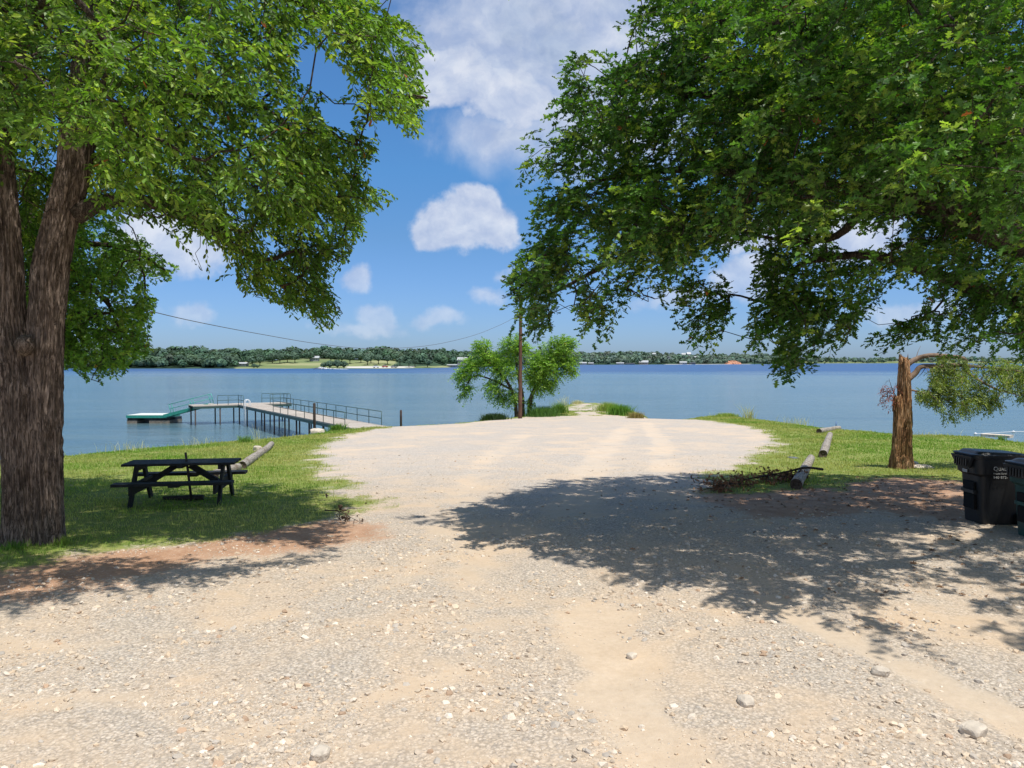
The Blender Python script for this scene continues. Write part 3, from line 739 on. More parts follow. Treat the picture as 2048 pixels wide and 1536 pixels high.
# --- big oak on the right
rb_ = np.array([9.6, 11.6, 0.0]); 
oakR = thing('spreading_oak', 'huge spreading oak overhanging the drive from the right', 'tree', tuple(rb_))
PT3 = [rb_+(0, 0, -.1), rb_+(0, 0, .8), rb_+(-.1, 0, 1.8), rb_+(-.1, 0, 3.0), rb_+(.2, .1, 5), rb_+(.5, .3, 7.5), rb_+(.6, .3, 9.5)]
trunk_local('trunk', [bark_tube(PT3, [.45, .4, .38, .36, .26, .18, .08], 60, .06, .03, 18, .1, .1)], M_OAKBARK, oakR, rb_)
OUTR = [(2300, -200), (1290, -200), (1279, 0), (1262, 41), (1276, 77), (1280, 105), (1246, 133), (1232, 104), (1196, 88), (1160, 105), (1133, 118), (1143, 174), (1110, 205), (1072, 203), (1066, 246), (1034, 290), (1051, 327), (1012, 368), (1025, 405), (1051, 435), (1082, 476), (1040, 505), (1024, 545), (1008, 612), (1040, 652), (1100, 662), (1130, 640),
        (1120, 572), (1158, 566), (1160, 640), (1200, 650), (1236, 636), (1248, 578), (1307, 616), (1335, 604), (1358, 560), (1366, 614), (1379, 672), (1409, 684), (1442, 667), (1478, 624), (1471, 553), (1440, 545), (1445, 500), (1481, 476), (1517, 480), (1520, 537), (1512, 600), (1489, 684), (1517, 688), (1556, 655), (1550, 716), (1572, 744), (1600, 742),
        (1621, 728), (1640, 691), (1686, 698), (1712, 640), (1768, 610), (1762, 568), (1788, 550), (1819, 545), (1844, 563), (1858, 604), (1819, 632), (1768, 652), (1716, 698), (1704, 732), (1757, 713), (1798, 668), (1839, 690), (1870, 665), (1900, 700), (1947, 688), (1998, 698), (2023, 658), (2060, 720), (2300, 720)]
HR = [[(1670, 452), (1745, 436), (1800, 440), (1830, 455), (1800, 478), (1745, 492), (1690, 492)], [(1615, 60), (1630, 100), (1650, 180), (1640, 120)], [(1560, 105), (1590, 95), (1580, 125)], [(1395, 500), (1445, 480), (1440, 560), (1400, 560)], [(1335, 545), (1362, 548), (1350, 600)],
      [(1860, 440), (1880, 450), (1862, 460)], [(1470, 70), (1500, 60), (1490, 85)], [(1640, 640), (1662, 630), (1655, 660)], ([(1820, 380), (1990, 430), (1960, 480), (1810, 430)], 10.2), [(1870, 590), (1935, 600), (1900, 650)], [(1905, 655), (1990, 630), (2040, 640), (1960, 665)], [(1270, 560), (1310, 575), (1300, 600)], [(1500, 400), (1530, 395), (1520, 430)], [(1230, 300), (1250, 310), (1238, 335)], [(1640, 250), (1665, 240), (1660, 275)]]
def depthR(px, py):
    c = 11.6-.0*px; hw = np.interp(px, [1010, 1150, 1400, 1700], [1.5, 2.1, 3.3, 5.0]); hw = np.where(py > 540, 1.1, hw); hw = np.where((py > 440) & (py <= 540), np.minimum(hw, 2.0), hw)
    c = np.where(px > 1500, 11.2, c)
    return c, hw
cl, b0, dd, LL, fl = tree_crown(25, (9.0, 11.1, 10.2, 7.0), 11.5, 5.4, OUTR, HR, 840, 8, depthR, .15, offratio=.7, uni=.66, shade=shadeR, soft_edge=True)
tfR = leaf_tint((.024, .07, .014), (.10, .215, .036), (.34, .44, .07), .32, 5)
Vl, Fl, Tl = twigs_to_leaves(b0, dd, LL, 14, .3, LEAF_OAK, .092, tfR, hang=.15)
mesh_np('crown', Vl-np.asarray(rb_, np.float32), Fl, M_LEAF, oakR, False, {'tint': Tl})
T3 = PT3[3]
limbR = [([T3, at(2110, 520, 11.3), at(2020, 478, 11), at(1950, 450, 10.9), at(1880, 415, 10.8), at(1800, 395, 10.8), at(1720, 388, 10.9), at(1620, 360, 11), at(1500, 350, 11.2), at(1350, 340, 11.4), at(1200, 360, 11.6)], [.28, .25, .21, .19, .17, .13, .10, .085, .06, .045, .02]),
         ([rb_+(0, 0, 2.4), at(2130, 640, 11.8), at(2048, 606, 11.8), at(1980, 588, 11.8), at(1900, 560, 11.7), at(1840, 537, 11.7), at(1757, 514, 11.6), at(1690, 512, 11.6), at(1600, 530, 11.6), at(1560, 600, 11.6)], [.2, .14, .11, .10, .085, .08, .065, .05, .035, .015]),
         ([at(1740, 392, 10.9), at(1700, 450, 11), at(1650, 480, 11.1), at(1560, 480, 11.3), at(1480, 460, 11.5)], [.06, .05, .035, .02, .01]),
         ([at(1560, 355, 11.1), at(1450, 440, 11.4), at(1330, 470, 11.6), at(1230, 520, 11.7), at(1100, 590, 11.8)], [.06, .05, .04, .03, .012]),
         ([PT3[4], at(1900, 220, 11), at(1700, 180, 11), at(1640, 150, 11), at(1560, 60, 11), at(1480, -40, 11)], [.2, .14, .1, .08, .06, .03]),
         ([at(1650, 190, 11), at(1500, 200, 11.3), at(1350, 180, 11.5), at(1230, 170, 11.7)], [.07, .05, .035, .015]),
         ([PT3[4], rb_+(-2, -3, 6.5), rb_+(-4.5, -4.5, 7.5)], [.15, .09, .04]), ([PT3[4], rb_+(3, 2, 7), rb_+(5, 3, 8)], [.15, .09, .04]), ([PT3[4], rb_+(-2, 3, 6.5), rb_+(-3, 5, 7.5)], [.12, .08, .04])]
segs = grow([(spline(L, 5), r) for L, r in limbR]+[(spline(PT3[4:], 4), 0)], cl[:, :3], .0042)
o = branches_mesh('branches', M_OAKBARK, oakR, segs, limbR, twig_wood(b0, dd, LL, .3)); shift(o, rb_)

# ------------------------------------------------------------------ small tree at the point
def small_tree(base, stems, blobs, name, label, n, leaf=.1, tint=None, trunkr=.12):
    th = thing(name, label, 'tree', tuple(base)); rng = np.random.default_rng(n)
    mb = MB()
    for L, r in stems:
        Vt, Ft = bark_tube(L, r, 12, .2, .01, 3, .15); mb.add(Vt-base, Ft)
    P0 = []; 
    tot = sum(b[3]**2*b[4] for b in blobs)
    cs = []
    for px, py, Yd, rad, w in blobs:
        k = int(n*rad**2*w/tot)+4; u = rdir(k, rng)*(rng.uniform(0, 1, (k, 1))**.45); c = at(px, py, Yd); 
        cc = c+u*np.array([rad, rad, rad*.85]); P0.append(cc); cs += [c+rdir(1, rng)[0]*rad*.55 for _ in range(5)]
    P0 = np.vstack(P0); cen = P0.mean(0); D = nrm(P0-cen)*.6+rng.normal(size=P0.shape)*.6; L = rng.uniform(.35, .7, len(P0))
    segs = grow([(spline(Lm, 5), 0) for Lm, r in stems], cs, .012)
    for p, r in segs: mb.tube(p-base, r, 5, False)
    mb.build('trunk', M_OAKBARK, th, True)
    Vl, Fl, Tl = twigs_to_leaves(P0, nrm(D), L, 8, .35, LEAF_OV, leaf, tint, rng, hang=.3)
    Vl = Vl.astype(float)
    mesh_np('crown', Vl-base, Fl, M_LEAF, th, False, {'tint': Tl}); return th
sb = ground(1050, 833); SY = sb[1]+1.0; sb = np.array([at(1052, 830, SY)[0], SY, float(zat(at(1052, 830, SY)[0], SY))-.05])
stems = [([at(1033, 836, SY), at(1030, 800, SY), at(1015, 765, SY), at(990, 735, SY), at(965, 715, SY)], [.14, .12, .1, .07, .04]),
         ([at(1046, 836, SY), at(1044, 790, SY), at(1036, 750, SY), at(1030, 700, SY)], [.16, .14, .1, .05]),
         ([at(1058, 836, SY+.3), at(1062, 795, SY), at(1078, 765, SY), at(1100, 730, SY), at(1125, 700, SY)], [.17, .15, .12, .08, .04]),
         ([at(1024, 780, SY), at(985, 760, SY), at(950, 752, SY), at(930, 775, SY)], [.08, .06, .04, .02])]
blobs = [(968, 697, SY, .75, 1), (985, 722, SY, .9, .9), (1028, 695, SY, 1.0, 1), (1015, 735, SY, 1.1, .8), (945, 735, SY, .9, 1), (928, 752, SY, .6, 1), (938, 775, SY, .5, .9), (930, 790, SY, .28, .8), (990, 770, SY, .8, .7), (1000, 790, SY, .6, .7), (1025, 790, SY, .7, .8),
         (1110, 700, SY, 1.0, 1), (1130, 690, SY, .7, 1), (1095, 740, SY, 1.2, .9), (1130, 725, SY, .75, 1), (1075, 725, SY, 1.0, .9), (1075, 765, SY, .8, .8), (1095, 768, SY, .6, .8), (1060, 745, SY, .8, .8), (1060, 800, SY, .35, .7), (1048, 700, SY, .5, .8), (1140, 742, SY, .45, .8)]
tfS = leaf_tint((.11, .22, .03), (.25, .42, .06), (.42, .56, .10), .4, 12)
small_tree(sb, stems, blobs, 'small_tree', 'small bright green tree with several stems by the pole at the point', 4300, .165, tfS)

# ------------------------------------------------------------------ utility pole and cable
pb = ground(1040, 836); pY = pb[1]
pole = thing('utility_pole', 'reddish brown wooden utility pole beside the small lakeside tree', 'pole', tuple(pb))
top = at(1041.5, 598, pY)
mb = MB(); mb.tube(spline([(0, 0, -.3), (0.02, 0, 3), (top[0]-pb[0], 0, top[2]-pb[2])], 6), np.interp(np.linspace(0, 1, 13), [0, 1], [.15, .105]), 14); mb.build('pole_shaft', M_POLE, pole, True)
mb = MB(); att = at(1038, 630, pY-.14); mb.cyl(att-pb-(0, 0, .1), .045, .2, 8); mb.build('insulator', M_WHITE, pole, True)
wp = [(1038, 630, pY-.16), (1000, 650, pY-2), (940, 673, pY-5), (850, 692, pY-9.5), (740, 697, pY-15), (640, 688, pY-20), (520, 668, pY-26), (400, 645, pY-31), (300, 622, pY-34.5), (180, 590, pY-37.5), (78, 556, pY-39.3)]
wp = spline([at(*p) for p in wp], 8)
tag(MB().tube(wp, .011, 5).build('overhead_cable', M_WIRE, None, True), 'thin sagging overhead cable strung from the utility pole across the water view', 'cable')

# ------------------------------------------------------------------ pier
DZ = -1.02
def dk(px, py, z=DZ): d = ray(px, py); t = (z-CAMZ)/d[2]; return np.array([d[0]*t, d[1]*t, z])
A0 = dk(689, 853); A1 = dk(475, 809); ud = nrm(A1-A0); Lw = np.linalg.norm(A1-A0); ang = math.atan2(ud[1], ud[0]); vd = np.array([ud[1], -ud[0], 0])
A0 = A0-ud*1.6; Lw += 1.6
pier = thing('fishing_pier', 'long plank fishing pier with dark pipe rails reaching out over the lake', 'pier', tuple(A0), ang)
# local frame: x out over the lake, -y to the right (v)
Wd = 2.05
def PL(u, v, z=0): return np.array([u, -v, z])
mb = MB(); mb.box((Lw/2+1.1, -Wd/2, -.035), (Lw+2.2+0, Wd, .07)); mb.build('deck', M_DECK, pier)
mb = MB(); mb.box((Lw+.9, 1.75, -.038), (2.2, 3.5, .07)); mb.build('platform_deck', M_DECK, pier)
mb = MB(); mb.box((Lw+.9, -Wd-1.2, -.038), (2.2, 2.4, .07)); mb.build('platform_deck', M_DECK, pier)
mb = MB()
for v in (.05, Wd-.05): mb.box((Lw/2-.1, -v, -.16), (Lw, .08, .18))
for u in (Lw-.15, Lw+1.95): mb.box((u, 1.72, -.165), (.08, 3.5, .18)); mb.box((u, -Wd-1.18, -.165), (.08, 2.4, .18))
mb.box((Lw+2.06, -Wd/2, -.165), (.08, Wd, .18))
mb.build('deck_beam', M_TEAL if False else M_RAIL, pier)
sp = [2.9+k*(Lw-3.0)/9 for k in range(10)]
for u in sp:
    for v in (.12, Wd-.12):
        MB().cyl(PL(u, v, -3.2), .055, 3.1, 10).build('piling', M_PILE, pier, True)
for (u, v) in ((Lw-.1, -1.4), (Lw-.1, -3.3), (Lw+1.9, -3.3), (Lw+1.9, -1.4), (Lw+1.9, .1), (Lw+1.9, 1.9), (Lw-.1, 4.2), (Lw+1.9, 4.2)):
    MB().cyl(PL(u, v, -3.2), .055, 3.1, 10).build('piling', M_PILE, pier, True)
def rail(pts, h=.78, par=pier, mat=M_RAIL, every=1.9, name='railing', r=.022):
    mb = MB(); pts = [np.asarray(p, float) for p in pts]
    for a, b in zip(pts[:-1], pts[1:]):
        n = max(1, round(np.linalg.norm(b-a)/every))
        for k in range(n+1):
            q = a+(b-a)*k/n; mb.tube([q, q+(0, 0, h)], r, 6)
        for z in (h, h*.5): mb.tube([a+(0, 0, z), b+(0, 0, z)], r, 6)
    return mb.build(name, mat, par, True)
rail([PL(1.7, .06), PL(16.4, .06)]); rail([PL(1.2, Wd-.06), PL(20.0, Wd-.06)])
rail([PL(Lw-1.9, .06), PL(Lw-.15, .06), PL(Lw-.15, -1.6)], every=.95); 
rail([PL(Lw-.1, Wd+.6), PL(Lw-.1, Wd+2.3), PL(Lw+1.9, Wd+2.3)], every=1.1); rail([PL(Lw+1.9, Wd+.4), PL(Lw+1.9, Wd+2.3)], every=1.0)
# ladder
ld = thing('white_ladder', 'white ladder with arched handrails hooked on the near edge of the pier', 'ladder', tuple(A0), ang)
u0 = Lw-3.0; mb = MB()
for du in (0, .42):
    mb.tube(spline([PL(u0+du, .35, 0), PL(u0+du, .33, .35), PL(u0+du, .18, .5), PL(u0+du, .0, .42), PL(u0+du, -.06, 0), PL(u0+du, -.06, -1.9)], 5), .03, 8)
mb.tube([PL(u0, .18, .5), PL(u0+.42, .18, .5)], .03, 8)
mb.build('side_rail', M_WHITE, ld, True)
for k in range(5): MB().tube([PL(u0, -.06, -.25-.32*k), PL(u0+.42, -.06, -.25-.32*k)], .022, 6).build('rung', M_WHITE, ld, True)
# gangway + float
GY = dk(416, 809)[1]; e0 = at(416, 808.5, GY); e1 = at(327, 831, GY); e2 = at(252, 831, GY)
gw = thing('gangway', 'sloping teal gangway with rails leading down to the floating dock', 'gangway', tuple(e1))
W2 = 1.3; a = np.zeros(3); b = e0-e1
mb = MB(); n_ = nrm(np.cross(b, (0, 1, 0)));
mb.beam(a+(0, W2/2, .02), b+(0, W2/2, .02), W2-.1, .05); mb.build('walkway', M_DECKTOP, gw)
mb = MB()
for yv in (0, W2): mb.beam(a+(0, yv, -.05), b+(0, yv, -.05), .06, .26)
mb.build('side_beam', M_TEAL, gw)
def slrail(yv):
    mb = MB(); u = nrm(b); up = nrm(np.cross(u, (0, 1, 0)))
    if up[2] < 0: up = -up
    for f in (.02, .08, .5, .56, .93, .99):
        q = b*f+(0, yv, .05); mb.tube([q, q+up*.8], .03, 6)
    for h in (.8, .42): mb.tube([b*.02+(0, yv, .05)+up*h, b*.99+(0, yv, .05)+up*h], .03, 6)
    return mb.build('railing', M_RAILT, gw, True)
M_RAILT = simple('teal_rail_paint', (.05, .3, .25), .5, .4, .25, 6, .1)
slrail(W2-.03)
fd = thing('floating_dock', 'low teal framed floating dock on black drums at the end of the gangway', 'dock', tuple(e2))
Lf = e1[0]-e2[0]+.25; DW = 2.6
mb = MB(); mb.box((Lf/2, DW/2, .0), (Lf-.1, DW-.1, .06)); mb.build('dock_top', M_DECKTOP, fd)
mb = MB(); mb.box((Lf/2, .03, -.1), (Lf, .06, .22)); mb.box((Lf/2, DW-.03, -.1), (Lf, .06, .22)); mb.box((.03, DW/2, -.1), (.06, DW-.12, .22)); mb.box((Lf-.03, DW/2, -.1), (.06, DW-.12, .22)); mb.build('dock_frame', M_TEAL, fd)
wz = WATER-e2[2]
for x0, x1 in ((.05, .85), (1.9, 2.9), (2.95, 3.55)):
    mb = MB()
    nb = max(2, int((x1-x0)/.27))
    for k in range(nb):
        cx = x0+(k+.5)*(x1-x0)/nb
        mb.tube([(cx, .12, -.42), (cx, DW-.1, -.42)], (x1-x0)/nb*.56, 10)
    mb.box(((x0+x1)/2, DW/2, -.28), (x1-x0, DW-.2, .14))
    f = mb.build('float_drum', M_FLOAT, fd, True)
    MB().box(((x0+x1)/2, DW/2, (wz-.42)/2-.12), (x1-x0+.03, DW-.14, abs(wz+.42)+.25)).build('float_base', M_FLOATLOW, f)
# posts
for px, pt, pbm, lab in ((629, 806, 861, 'tall dark steel post against the near side of the pier'), (802, 820, 849, 'short dark post standing alone at the shore right of the pier')):
    g = ground(px, pbm); hgt = at(px, pt, g[1])[2]-g[2]
    tag(MB().tube([(0, 0, -.8), (0, 0, hgt*.97), (0, 0, hgt)], [.07, .065, .05], 10).build('mooring_post', M_PILE, None, True), lab, 'post').location = tuple(g)
g = ground(1672, 853); tag(MB().tube([(0, 0, -.1), (0.01, 0, .26)], .03, 8).build('marker_post', M_BLUEP, None, True), 'tiny blue and white marker post behind the farthest right log', 'post').location = tuple(g)

# ------------------------------------------------------------------ picnic table
pc = ground(365, 1000); pc = np.array([at(367, 960, 14.15)[0], 14.15, float(zat(-6.1, 14.1))])
pt = thing('picnic_table', 'weathered black wooden picnic table on the shaded lawn', 'picnic table', tuple(pc+(0, 0, -.01)), radians(9))
Lt = 1.93
for k in range(5):
    MB().box((0+rnd.uniform(-.01, .01), -.28+.14*k, .735), (Lt, .13, .04)).build('tabletop_board', M_TABLE, pt)
for s in (-1, 1):
    for k in range(1): MB().box((0, s*.66, .44), (2.0, .26, .05)).build('bench_seat', M_TABLE, pt)
for sx in (-1, 1):
    x = sx*.70
    mb = MB(); mb.box((x, 0, .68), (.045, .68, .09)); mb.build('top_cleat', M_TABLE, pt)
    mb = MB(); mb.box((x+.001, 0, .35), (.05, 1.5, .19)); mb.build('bench_support', M_TABLE, pt)
    for s in (-1, 1):
        mb = MB(); mb.beam((x+sx*.045, s*.2, .70), (x+sx*.045, s*.62, 0), .05, .13, up=(0, 1, 0)); mb.build('leg', M_TABLE, pt)
    mb = MB(); mb.beam((sx*.12, 0, .68), (sx*.68, 0, .32), .09, .10, up=(0, 0, 1)); mb.build('brace', M_TABLE, pt)
MB().box((0.02, 0, .69), (.1, .68, .05)).build('centre_cleat', M_TABLE, pt)
for s in (-1, 1): MB().box((.02, s*.66, .40), (.18, .24, .03)).build('bench_cleat', M_TABLE, pt)
a = at(371, 905, 14.15)-pc; b = at(383, 996, 14.2)-pc
tag(MB().tube([a, (a+b)/2, b-(0, 0, .05)], [.022, .024, .024], 8).build('umbrella_pole', M_RUST, None, True), 'dark thin pole stuck up through the middle of the picnic table', 'pole').location = tuple(pc)
g = ground(370, 1001)
mb = MB(); Vt, Ft = bark_tube([(-.45, 0, .03), (0, .02, .035), (.3, 0, .04)], [.035, .045, .045], 14, .05, .01, 4, .15); mb.add(Vt, Ft)  # dark block, its blackness mostly the table's shadow put into the colour
tag(mb.build('charred_shaded_log', M_RUST, None, True), 'short blackened log under the picnic table, table shade put into its colour', 'log').location = (g[0], 14.35, float(zat(g[0], 14.35)))

# ------------------------------------------------------------------ logs
def log(p0, p1, r, label, group='old pole logs edging the drive', bend=0.0):
    a = ground(*p0); b = ground(*p1); mid = (a+b)/2; L = np.linalg.norm(b-a); az = math.atan2(b[1]-a[1], b[0]-a[0])
    th = thing('barrier_log', label, 'log', (mid[0], mid[1], (float(zat(a[0], a[1]))+float(zat(b[0], b[1])))/2+r*.85), az, group)
    th.rotation_euler = (0, -math.atan2(float(zat(b[0], b[1]))-float(zat(a[0], a[1])), L), az)
    V_, F_ = bark_tube([(-L/2, 0, 0), (-L/6, bend*.4, 0), (L/6, bend, 0), (L/2, 0, 0)], [r, r*1.02, r*.96, r*.9], 26, .09, .008, int(p0[0]) % 40, .07)
    mb = MB(); mb.add(V_, F_[0]); mb.build('log_body', M_LOG, th, True)
    n = 26; m = len(V_)//n
    for k, idx in ((0, range(n)), (1, range((m-1)*n, m*n))):
        ring = V_[list(idx)]; c = ring.mean(0); s = -1 if k == 0 else 1
        inner = c+(ring-c)*.35+np.array([s*-.03, 0, 0]); Vv = np.vstack([ring, inner, c+(s*-.01, 0, 0)])
        f1 = np.array([[i_, (i_+1) % n, n+(i_+1) % n, n+i_] for i_ in range(n)]); f2 = np.array([[n+i_, n+(i_+1) % n, 2*n] for i_ in range(n)])
        mesh_np('log_end', Vv, [f1, f2], M_LOGEND, th)
    return th
log((1592, 979), (1622, 923), .115, 'nearest barrier log on the right, with a dead branch lying across it')
log((1646, 915), (1660, 874), .12, 'pale barrier log in full sun, middle one of the right hand row')
log((1638, 867), (1678, 856), .12, 'farthest barrier log of the right hand row, lying crosswise by the water')
log((484, 937), (543, 893), .105, 'long bent grey log on the left lawn nearer the pier', bend=-.05)
log((428, 958), (476, 942), .11, 'short split log half hidden behind the picnic table')

# ------------------------------------------------------------------ rocks
def rock(px, py, size, name, label, mat=M_STONE, cat='rock', seed=1, sq=(1, .8, .6)):
    g = ground(px, py); import bmesh
    bm = bmesh.new(); bmesh.ops.create_icosphere(bm, subdivisions=3, radius=1)
    co = np.array([v.co[:] for v in bm.verts]); n = fbm(co*1.3+seed*3, 3, seed)
    co = np.sign(co)*np.abs(co)**.75*(.7+.6*n)[:, None]*np.array(sq)*size
    for v, c in zip(bm.verts, co): v.co = c
    me = bpy.data.meshes.new(name); bm.to_mesh(me); bm.free(); me.materials.append(mat)
    o = bpy.data.objects.new(name, me); C.objects.link(o); o.location = (g[0], g[1], float(zat(g[0], g[1]))+size*sq[2]*.45)
    o.rotation_euler = (0, 0, seed); return tag(o, label, cat)
rock(516, 902, .17, 'rock', 'reddish tan rock on the lawn by the long grey log', seed=2, sq=(1, .8, .75))
rock(1845, 937, .28, 'flat_stone', 'flat pale stone slab at the foot of the broken cedar', seed=3, sq=(1, .5, .22))
rock(1828, 931, .13, 'rock', 'small blocky stone between the broken cedar and flat slab', seed=4)
rock(1587, 916, .22, 'slate_slab', 'thin dark grey slab lying in the grass left of the middle log', M_STONEDARK, 'slab', 5, (1, .5, .12))
rock(635, 862, .4, 'rock', 'pale rock at the foot of the tall steel post by pier', seed=6, sq=(1, .7, .5))
rock(1263, 1310+0, .05, 'rock', 'fist sized pale rock at the upper edge of the sandy wheel track', seed=7)
rock(1491, 1408, .065, 'rock', 'roundest white rock on the gravel between the two wheel tracks', seed=8)
rock(1760, 1350, .07, 'rock', 'pale rock beside the right hand wheel track', seed=9)
rock(1948, 1470, .085, 'rock', 'rough pale grey rock near the lower right corner', seed=10)
rock(640, 1512, .075, 'rock', 'pale rock at the bottom edge left of centre', seed=11)

# ------------------------------------------------------------------ bins
def bin_(loc, name, label, H, wx, wy, body, lidm, text=False, rz=0):
    th = thing(name, label, 'bin', loc, rz)
    rings = [(0, .70, .76), (.02, .72, .78), (.5, .80, .86), (.66, .83, .88), (.70, .93, .95), (.90, .97, .98), (.905, 1.03, 1.03), (.94, 1.04, 1.04), (.945, 1.0, 1.0)]
    n = 40; Vv = []; th_ = np.arange(n)*2*pi/n
    for z, fx, fy in rings:
        c, s_ = np.cos(th_), np.sin(th_); e = .28
        Vv.append(np.stack([np.sign(c)*np.abs(c)**e*wx/2*fx+(0.0 if z > .66 else .02), np.sign(s_)*np.abs(s_)**e*wy/2*fy, np.full(n, z*H)], 1))
    Vv = np.vstack(Vv); m = len(rings); i_ = np.arange(m-1)[:, None]*n; j = np.arange(n)[None]; k = (j+1) % n
    mesh_np('body', Vv, [np.stack([i_+j, i_+k, i_+n+k, i_+n+j], -1).reshape(-1, 4), np.array([list(range(n))[::-1]])], body, th, False)
    # lid: raised centre, overhanging
    lr = [(.935, 1.05, 1.07), (.955, 1.07, 1.08), (.965, 1.05, 1.06), (.97, .92, .9), (1.0, .80, .80), (1.005, .74, .74)]
    Vv = []
    for z, fx, fy in lr:
        c, s_ = np.cos(th_), np.sin(th_); e = .28; q = np.sign(c)*np.abs(c)**e
        zz = z*H-np.where(z > .96, .03*(q+1)/2*1.2, 0)
        Vv.append(np.stack([q*wx/2*fx, np.sign(s_)*np.abs(s_)**e*wy/2*fy, zz], 1))
    Vv = np.vstack(Vv); m = len(lr); i_ = np.arange(m-1)[:, None]*n
    lid = mesh_np('lid', Vv, [np.stack([i_+j, i_+k, i_+n+k, i_+n+j], -1).reshape(-1, 4), np.array([list(range((m-1)*n, m*n))])], lidm, th, False)
    # grip with ribs at the front (-x) and bar recess
    mb = MB(); y0 = wy*.42
    P = np.array([(-wx/2*1.02, -y0, .93*H), (-wx/2*1.02, y0, .93*H), (-wx/2*1.01, y0*.62, .77*H), (-wx/2*1.01, -y0*.62, .77*H)])
    Q = P+np.array([-.05, 0, 0]); Q[2:, 0] += .03
    mb.add(np.vstack([P, Q]), np.array([[4, 5, 6, 7], [0, 4, 7, 3], [5, 1, 2, 6], [7, 6, 2, 3], [0, 1, 5, 4]]))
    for k2 in range(6):
        yv = -y0*.55+k2*y0*1.1/5; mb.box((-wx/2*1.02-.05, yv, .845*H), (.025, .018, .1*H))
    mb.build('lift_grip', lidm, th)
    MB().box((-wx/2*.865+.02, 0, .44*H), (.05, wy*.5, .05)).build('lift_bar', M_CANB2 if body is M_CANB else body, th)
    mb = MB(); mb.box((-wx/2*.84+.012, 0, .52*H), (.03, wy*.42, .11*H)); mb.box((-wx/2*.80+.008, 0, .30*H), (.03, wy*.42, .2*H)); mb.build('recess_panel', M_BLACK, th)
    for s in (-1, 1):
        yv = s*wy*.42; MB().tube([(wx*.36, yv-.03*s, .1), (wx*.36, yv+.05*s, .1)], .115, 20).build('wheel', M_BLACK, th, True)
    return th
M_BLACK = simple('black_rubber', (.01, .01, .01), .8, .2, .2, 8, .1)
bz = lambda x, y: float(zat(x, y))
LB = bin_((7.53, 12.05, bz(7.5, 12.05)-.01), 'trash_cart', 'black wheeled trash cart with white company lettering, behind the green one', 1.14, .86, .66, M_CANB, M_CANB2)
LG = bin_((7.64, 10.92, bz(7.6, 10.95)-.01), 'trash_cart', 'dark green wheeled trash cart with black lid, cut off by right edge', 1.12, .86, .66, M_CANG, M_CANB2, rz=radians(2))
def text_mesh(s, size, name, mat, parent, loc, rot):
    cu = bpy.data.curves.new(name+'_curve', 'FONT'); cu.body = s; cu.size = size; cu.extrude = .0012; cu.space_character = 1.08
    ob_ = bpy.data.objects.new(name, cu); C.objects.link(ob_); bpy.context.view_layer.update()
    dg = bpy.context.evaluated_depsgraph_get(); me = bpy.data.meshes.new_from_object(ob_.evaluated_get(dg)); bpy.data.objects.remove(ob_)
    me.materials.clear(); me.materials.append(mat)
    o = bpy.data.objects.new(name, me); C.objects.link(o); o.parent = parent; o.location = loc; o.rotation_euler = rot; return o
yt = -.66/2*.985-.004; tr_ = radians(90)
text_mesh('Q', .086, 'lettering', M_LETTER, LB, (-0.175, yt, .86), (tr_, 0, 0)); text_mesh('UALITY', .062, 'lettering', M_LETTER, LB, (-0.100, yt, .86), (tr_, 0, 0))
text_mesh('Waste Services', .038, 'lettering', M_LETTER, LB, (-0.175, yt, .80), (tr_, 0, 0))
text_mesh('940 872-', .058, 'lettering', M_LETTER, LB, (-0.175, yt+.002, .735), (tr_, 0, 0))
MB().box((-.86/2*.945-.012, .0, .72*1.14), (.008, .12, .045)).build('serial_label', M_LETTER, LB)

# ------------------------------------------------------------------ broken cedar
cb = ground(1804, 936); CY = cb[1]; cb[2] = float(zat(cb[0], CY))
ced = thing('broken_cedar', 'broken orange cedar trunk with one bent green limb, on the right lawn', 'tree', tuple(cb))
P1 = [at(1806, 945, CY), at(1806, 900, CY), at(1807, 850, CY), at(1808, 800, CY), at(1808, 760, CY), at(1809, 722, CY)]
V1 = bark_tube(P1, [.20, .17, .15, .135, .115, .085], 60, .03, .045, 21, .3, .05, 10, jag=.45)
P2 = [at(1796, 945, CY-.08), at(1796, 900, CY-.08), at(1797, 850, CY-.08), at(1796, 806, CY-.06)]
V2 = bark_tube(P2, [.17, .13, .12, .10], 50, .03, .04, 28, .3, .04, 10, jag=.5)
rs = np.random.default_rng(91); spl = []
for c0, rr_, nn_, hh_ in ((P1[-1], .085, 9, .16), (P2[-1], .10, 9, .2), (P1[3], .13, 6, .3)):
    for k in range(nn_):
        a_ = rs.uniform(0, 2*pi); q0 = c0+np.array([cos(a_)*rr_, sin(a_)*rr_, -.22]); hh = hh_*rs.uniform(.4, 1.4)
        Vt, Ft = tube_np(np.array([q0, q0+(0, 0, .2), q0+(rs.normal()*.015+cos(a_)*.02, rs.normal()*.015, .2+hh)]), [.035, .028, .003], 5); spl.append((Vt, Ft))
trunk_local('trunk', [V1, V2]+spl, M_STUMP, ced, cb)
lim = [([at(1812, 730, CY), at(1830, 716, CY), at(1860, 711, CY), at(1895, 712, CY), at(1925, 722, CY), at(1945, 745, CY), at(1990, 775, CY-.2), at(2030, 792, CY-.3)], [.075, .06, .05, .045, .04, .03, .02, .01]),
       ([at(1812, 762, CY), at(1830, 745, CY), at(1848, 733, CY), at(1880, 730, CY), at(1905, 733, CY), at(1950, 735, CY), at(2010, 740, CY), at(2060, 745, CY)], [.08, .065, .055, .05, .045, .03, .02, .01]),
       ([at(1812, 778, CY), at(1850, 790, CY), at(1900, 800, CY)], [.02, .015, .008])]
